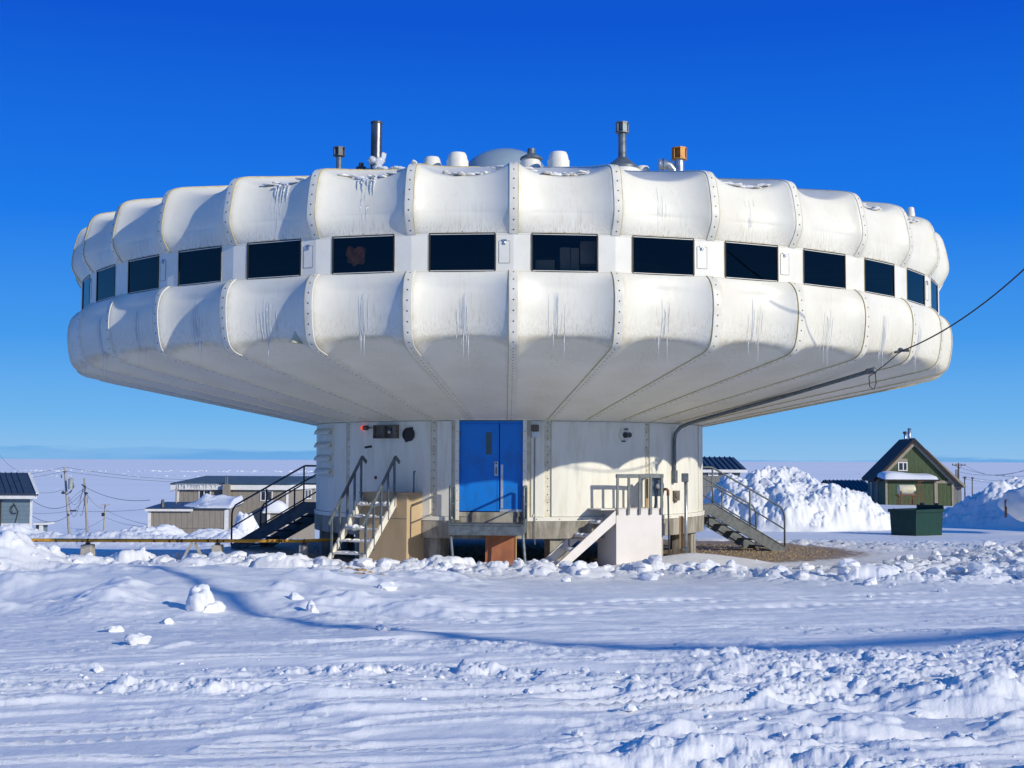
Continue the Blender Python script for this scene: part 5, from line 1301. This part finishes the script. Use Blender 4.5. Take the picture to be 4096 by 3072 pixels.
# grey annex house behind
Y2 = 128; a = at(3853, 1938, Y2); t2 = thing('grey_house', (a.x - 2, Y2, zb_), 'grey gabled house mostly hidden behind the right side of the green house', 'house')
wxr = fx(3845, Y2); mb = MB(); mb.box(wxr - 7, wxr, Y2, Y2 + 6, zb_ - .5, a.z - .1); mb.prism([(wxr - 7, a.z - .11), (wxr, a.z - .11), (wxr - 3.5, a.z + 3.2)], lambda x, b_, z: V((x, Y2 + b_, z)), 0, 6)
mb.build('wall', 'siding_grey', t2)
mb = MB(); mb.beam(V((a.x + .1, Y2 + 3, a.z - .25)), V((wxr - 3.5, Y2 + 3, a.z + 3.3)), 7, .2, up=V((0, 0, 1))); mb.build('roof', 'trim_tan', t2)
MB().box(fx(3812, Y2), wxr + .05, Y2 - .05, Y2 - .01, fz(3830, 1951, Y2), fz(3830, 1947, Y2)).build('trim', 'trim_tan', t2)
# dark ribbed roofs further back
def shed(px0, px1, py0, py1, pyb, Y, label, name, skew=0, win=None, wall='siding_grey'):
    x0, x1 = fx(px0, Y), fx(px1, Y); z1 = fz(px1, py0, Y + 4); z0 = fz(px1, py1, Y); zb = fz(px1, pyb, Y) - 2.5
    t = thing(name, ((x0 + x1) / 2, Y, zb), label, 'house')
    MB().box(x0 + .3, x1 - .5, Y + .3, Y + 7, zb, z0 - .02).build('wall', wall, t)
    mb = MB(); xk = x1 + skew; vs = [(x0, Y, z0), (x1, Y, z0), (xk, Y + 4, z1), (x0, Y + 4, z1), (x0, Y + 8, z0), (x1, Y + 8, z0)]; vs += [(a, b_, c - .12) for a, b_, c in vs]
    mb.add(vs, [(0, 1, 2, 3), (3, 2, 5, 4), (6, 7, 8, 9), (9, 8, 11, 10), (0, 1, 7, 6), (1, 2, 8, 7), (2, 5, 11, 8)])
    k = 0
    while x0 + .2 + k * .42 < x1:
        x = x0 + .2 + k * .42; mb.beam((x, Y, z0 + .04), (x + (skew * (x - x0) / (x1 - x0)), Y + 4, z1 + .04), .07, .09); k += 1
    mb.build('roof', 'slate_roof', t)
    mb = MB(); mb.box(x0, x1, Y - .03, Y - .005, z0 - .2, z0 + .02); mb.build('fascia', 'trim_white', t)
    if win: window(None, lambda a, b_, z: V((a, Y + .3 - b_, z)), fx(win[0], Y), fx(win[1], Y), fz(win[0], win[3], Y), fz(win[0], win[2], Y), .0, .5, parent=t)
shed(2650, 2990, 1829, 1880, 1900, 100, 'low house with dark ribbed metal roof behind the big snow pile', 'ribbed_roof_house', skew=-.35, win=(2835, 2874, 1891, 1904))
shed(3330, 3500, 1921, 1967, 1990, 135, 'dark ribbed roof between the big snow pile and the green house', 'ribbed_roof_house', wall='trim_white')
# a house out of view on the right that shades the right pile
hb = thing('roadside_house', (36, 52.5, -.4), 'tan house outside the picture whose shadow falls on the right snow pile', 'house')
MB().box(31.5, 41, 48.6, 56.3, -2, 4.2).build('wall', 'siding_tan', hb)
MB().prism([(48, 4.2), (57, 4.2), (52.5, 5.8)], lambda y, x, z: V((x, y, z)), 31.1, 41.4).build('roof', 'slate_roof', hb)
# fuel tank on stand
Yt = 108; ta = at(3592, 1996, Yt); tb = at(3660, 1938, Yt); cz = (fz(3620, 1939, Yt) + fz(3620, 1979, Yt)) / 2; rad = (fz(3620, 1939, Yt) - fz(3620, 1979, Yt)) / 2
t = thing('fuel_tank', ((ta.x + tb.x) / 2, Yt, -1), 'cream horizontal fuel tank on a rusty stand before the green house', 'fuel tank')
L = tb.x - ta.x
MB().lathe([(rad * .6, 0), (rad * .95, .06), (rad, .14), (rad, L - .14), (rad * .95, L - .06), (rad * .6, L)], (ta.x, Yt, cz), 24, ax=(1, 0, 0)).build('tank', 'tank_cream', t, smooth=True, auto=True)
mb = MB(); gz_ = HC - 4.0
for x, y in ((ta.x + .15, Yt - .4), (tb.x - .1, Yt - .4), (ta.x + .15, Yt + .4), (tb.x - .1, Yt + .4)): mb.beam((x, y, gz_), (x, y, cz - rad * .2 if y < Yt else cz - rad), .09, .09, up=V((0, 1, 0)))
for y in (Yt - .4, Yt + .4): mb.beam((ta.x - .1, y, cz - rad - .05), (tb.x + .2, y, cz - rad - .05), .08, .08)
mb.beam((ta.x + .15, Yt - .4, gz_ + .3), (tb.x - .1, Yt - .4, cz - rad - .1), .05, .05); mb.beam((ta.x + .15, Yt - .4, cz - rad - .1), (tb.x - .1, Yt - .4, gz_ + .3), .05, .05)
mb.build('stand', 'rust', t)
mb = MB(); 
for dx in (.25, .55): mb.beam((tb.x + dx * .5 + .1, Yt - .1, fz(3660, 1925, Yt)), (tb.x + .3 + dx, Yt - .1, gz_), .04, .04, up=V((0, 1, 0)))
for k in range(7): mb.beam((tb.x + .25, Yt - .1, gz_ + .4 + k * .33), (tb.x + .75, Yt - .1, gz_ + .4 + k * .33), .03, .03)
mb.build('ladder', 'rust', t)
# ------------------------------------------------------------------ utility poles and wires
def ppole(px0, py0, px1, py1, Y, r, mat, label, arm=None, extra=2.):
    a, b_ = at(px0, py0, Y), at(px1, py1, Y); d = (b_ - a); base = a - d.normalized() * extra
    return pole('utility_pole', tuple(base), b_.z - base.z, r, mat, label, 'utility poles in the settlement', (b_.x - base.x, 0), arm), b_, a
t1, T1, _ = ppole(277, 2121, 258, 1868, 160, .17, 'pole_wood', 'grey utility pole with a round transformer can, left of the thick bare pole')
p = at(283, 1936, 159.6); MB().lathe([(.3, -.62), (.3, .55), (.34, .6), (.1, .72), (.1, .85)], p, 14).build('transformer', 'transformer_grey', t1, smooth=True, auto=True)
mb = MB(); p = at(253, 1973, 159.6); mb.lathe([(.08, -.1), (.3, 0), (.05, .3)], p, 12); mb.beam(at(247, 1912, 159.6), at(244, 1898, 159.6), .1, .1); p2 = at(262, 1887, 159.6); mb.beam(p2 + V((-.4, 0, 0)), p2 + V((.2, 0, 0)), .1, .1)
for k in range(3): mb.tube([at(290, 1925 + k * 2, 159.5), at(298 - k * 3, 1945, 159.5), at(285, 1962 + k * 3, 159.5), at(272, 1975, 159.5)], .035, 5)
mb.build('street_lamp_and_fittings', 'dark_steel', t1)
mb = MB(); mb.box(*sorted((at(282, 2043, 159).x, at(305, 2043, 159).x)), 158.8, 159.1, at(290, 2046, 159).z, at(290, 2040, 159).z); mb.build('splice_box', 'black_rubber', t1)
t2, T2, _ = ppole(350, 2140, 338, 1912, 118, .13, 'pole_wood', 'thick bare grey pole, nearest of the left poles, with many wires')
mb = MB(); mb.beam(at(327, 1938, 117.8), at(344, 1948, 117.8), .1, .1); mb.beam(at(340, 1970, 117.8), at(352, 1974, 117.8), .1, .12); mb.build('bracket', 'dark_steel', t2)
t3, T3, _ = ppole(416, 2121, 421, 2018, 220, .17, 'pole_wood', 'short grey pole carrying a black box, before the frozen sea', (.01, .1))
a = at(408, 2065, 219.5); b_ = at(418, 2051, 219.5); MB().box(a.x, b_.x, 219.2, 219.7, a.z, b_.z).build('box', 'black_rubber', t3)
mb = MB(); p = at(419, 2020, 219.6); mb.beam(p + V((-.7, 0, 0)), p + V((.9, 0, .05)), .15, .15); mb.build('bracket', 'pole_wood', t3)
ra, RA, _ = ppole(3834, 1925, 3834, 1852, 220, .17, 'dark_pole', 'dark pole with a crossarm right of the green house', (2.2, .35), 3)
rb, RBp, _ = ppole(3859, 1945, 3858, 1906, 260, .14, 'dark_pole', 'short dark pole just right of the crossarm pole', (.7, .3), 3)
rc_, RCp, _ = ppole(3889, 1945, 3889, 1908, 280, .13, 'dark_pole', 'rightmost short dark pole above the right snow pile', (.5, .3), 3)
for px in (3823, 3828): ppole(px, 1925, px, 1878, 300, .12, 'dark_pole', 'one of two slim dark poles close together left of the crossarm pole', None, 3)
def wire(p, q, sag, r=.022, n=14):
    return MB(), p, q, sag, r
WC = 0
def wires(lst, label, r=.02):
    mb = MB()
    for p, q, sag in lst:
        pts = [p.lerp(q, i / 14) - V((0, 0, sag * 4 * (i / 14) * (1 - i / 14))) for i in range(15)]; mb.tube(pts, r, 4, caps=False)
    return tag(mb.build('overhead_wires', 'dark_steel'), label, 'wires')
wires([(T1, at(-60, 1893, 170), .5), (T1 + V((0, 0, -.5)), at(-60, 1915, 170), .4), (T1, at(1300, 1883, 175), 1.4), (T1 + V((0, 0, -.5)), at(1300, 1900, 175), 1.2),
       (at(280, 2043, 160), at(600, 2035, 150), .2), (at(280, 2043, 160), at(100, 2050, 150), .2), (at(258, 1957, 160), at(150, 1970, 150), .2)], 'thin wires strung from the transformer pole over the frozen sea', .017)
wires([(at(345, 1950, 118), at(600, 2000, 107), .45), (at(345, 1950, 118), at(135, 2005, 95), 1.1), (at(347, 1978, 118), at(420, 2030, 210), .5), (at(345, 1980, 118), at(130, 2065, 95), 1.2), (at(335, 1955, 118), at(275, 1985, 155), 1.2),
       (at(340, 1952, 118), at(275, 2008, 158), -.1), (at(340, 1990, 118), at(320, 2055, 150), .8), (at(352, 1985, 118), at(335, 1990, 118), 1.0), (at(333, 1945, 118), at(273, 1990, 158), 2.5)], 'tangle of wires hanging from the thick bare pole', .02)
wires([(at(425, 2040, 220), at(600, 2100, 150), .3), (at(425, 2070, 220), at(590, 2108, 150), .3), (at(415, 2075, 220), at(300, 2125, 180), .3)], 'wires slanting down from the pole with the black box', .022)
wires([(RA + V((-1, 0, -.3)), at(4300, 1868, 180), 1.6), (RA + V((1, 0, -.3)), at(4250, 1790, 150), 2.4), (at(3840, 1888, 220), at(4250, 1840, 140), 1.0), (RBp, at(4200, 1915, 200), .6), (at(3860, 1916, 260), at(4200, 1935, 200), .4)], 'power lines running right from the crossarm pole', .022)
wires([(at(-40, 1760, 60), at(95, 1890, 60), .3), (at(-40, 1830, 60), at(25, 1895, 60), .2)], 'two thin wires slanting down to the blue grey house roof', .006)
# ------------------------------------------------------------------ light
sun = bpy.data.lights.new('sun', 'SUN'); sun.energy = 3.8; sun.angle = R(.55); sun.color = (1, .945, .80)
so = bpy.data.objects.new('sun', sun); COL.objects.link(so)
so.rotation_mode = 'QUATERNION'; so.rotation_quaternion = SD.to_track_quat('Z', 'Y')
w = bpy.data.worlds.new('World'); S.world = w; w.use_nodes = True; nt = w.node_tree
bg = nt.nodes['Background']
sk = N(nt, 'ShaderNodeTexSky'); sk.sky_type = 'NISHITA'; sk.sun_disc = False
sk.sun_elevation = R(sunEL); sk.sun_rotation = R(180 - sunAZ)
sk.altitude = 200; sk.air_density = 1.0; sk.dust_density = .15; sk.ozone_density = 3.5
tc = N(nt, 'ShaderNodeTexCoord').outputs['Generated']
sx = N(nt, 'ShaderNodeSeparateXYZ'); nt.links.new(tc, sx.inputs[0])
rp = N(nt, 'ShaderNodeValToRGB'); nt.links.new(sx.outputs[2], rp.inputs[0])
el_ = rp.color_ramp.elements
CR = ((0., (.27, .53, .83)), (.03, (.16, .46, .85)), (.09, (.055, .32, .84)), (.18, (.008, .19, .82)), (.32, (.002, .092, .65)), (.6, (.008, .13, .50)), (1., (.01, .14, .44)))
el_[0].position = 0; el_[0].color = (*CR[0][1], 1); el_[1].position = 1; el_[1].color = (*CR[-1][1], 1)
for ps, c_ in CR[1:-1]: e = el_.new(ps); e.color = (*c_, 1)
sc10 = N(nt, 'ShaderNodeVectorMath'); sc10.operation = 'SCALE'; sc10.inputs[3].default_value = 10.0; nt.links.new(rp.outputs[0], sc10.inputs[0])
SKY = MIX(nt, .98, sk.outputs[0], sc10.outputs[0])
# low bands of distant cloud on the horizon
el = sx.outputs[2]
nz = NOISE(nt, MAPV(nt, tc, (9, 9, 130)), 1, 6, .6)
edge_ = MA(nt, 'ADD', MA(nt, 'ADD', el, MR(nt, sx.outputs[0], -.05, .12, 0., .0055)), MA(nt, 'MULTIPLY', MA(nt, 'SUBTRACT', nz, .5), .018))
cl = MA(nt, 'MULTIPLY', MR(nt, edge_, .0085, .0055), MR(nt, NOISE(nt, MAPV(nt, tc, (5, 5, 40), (.3, 0, 0)), 1, 4), .35, .55, .45, 1.))
low = MR(nt, edge_, .0075, .0045)
col = MIX(nt, MA(nt, 'MULTIPLY', cl, .7), SKY, (1.0, 3.4, 7.4))
nt.links.new(col, bg.inputs['Color']); bg.inputs['Strength'].default_value = .10
S.view_settings.view_transform = 'Standard'; S.view_settings.look = 'None'; S.view_settings.exposure = 0; S.view_settings.gamma = 1
S.render.engine = 'CYCLES'
S.cycles.max_bounces = 6; S.cycles.diffuse_bounces = 3; S.cycles.glossy_bounces = 3; S.cycles.transmission_bounces = 4; S.cycles.transparent_max_bounces = 6
S.render.resolution_x = 1024; S.render.resolution_y = 768
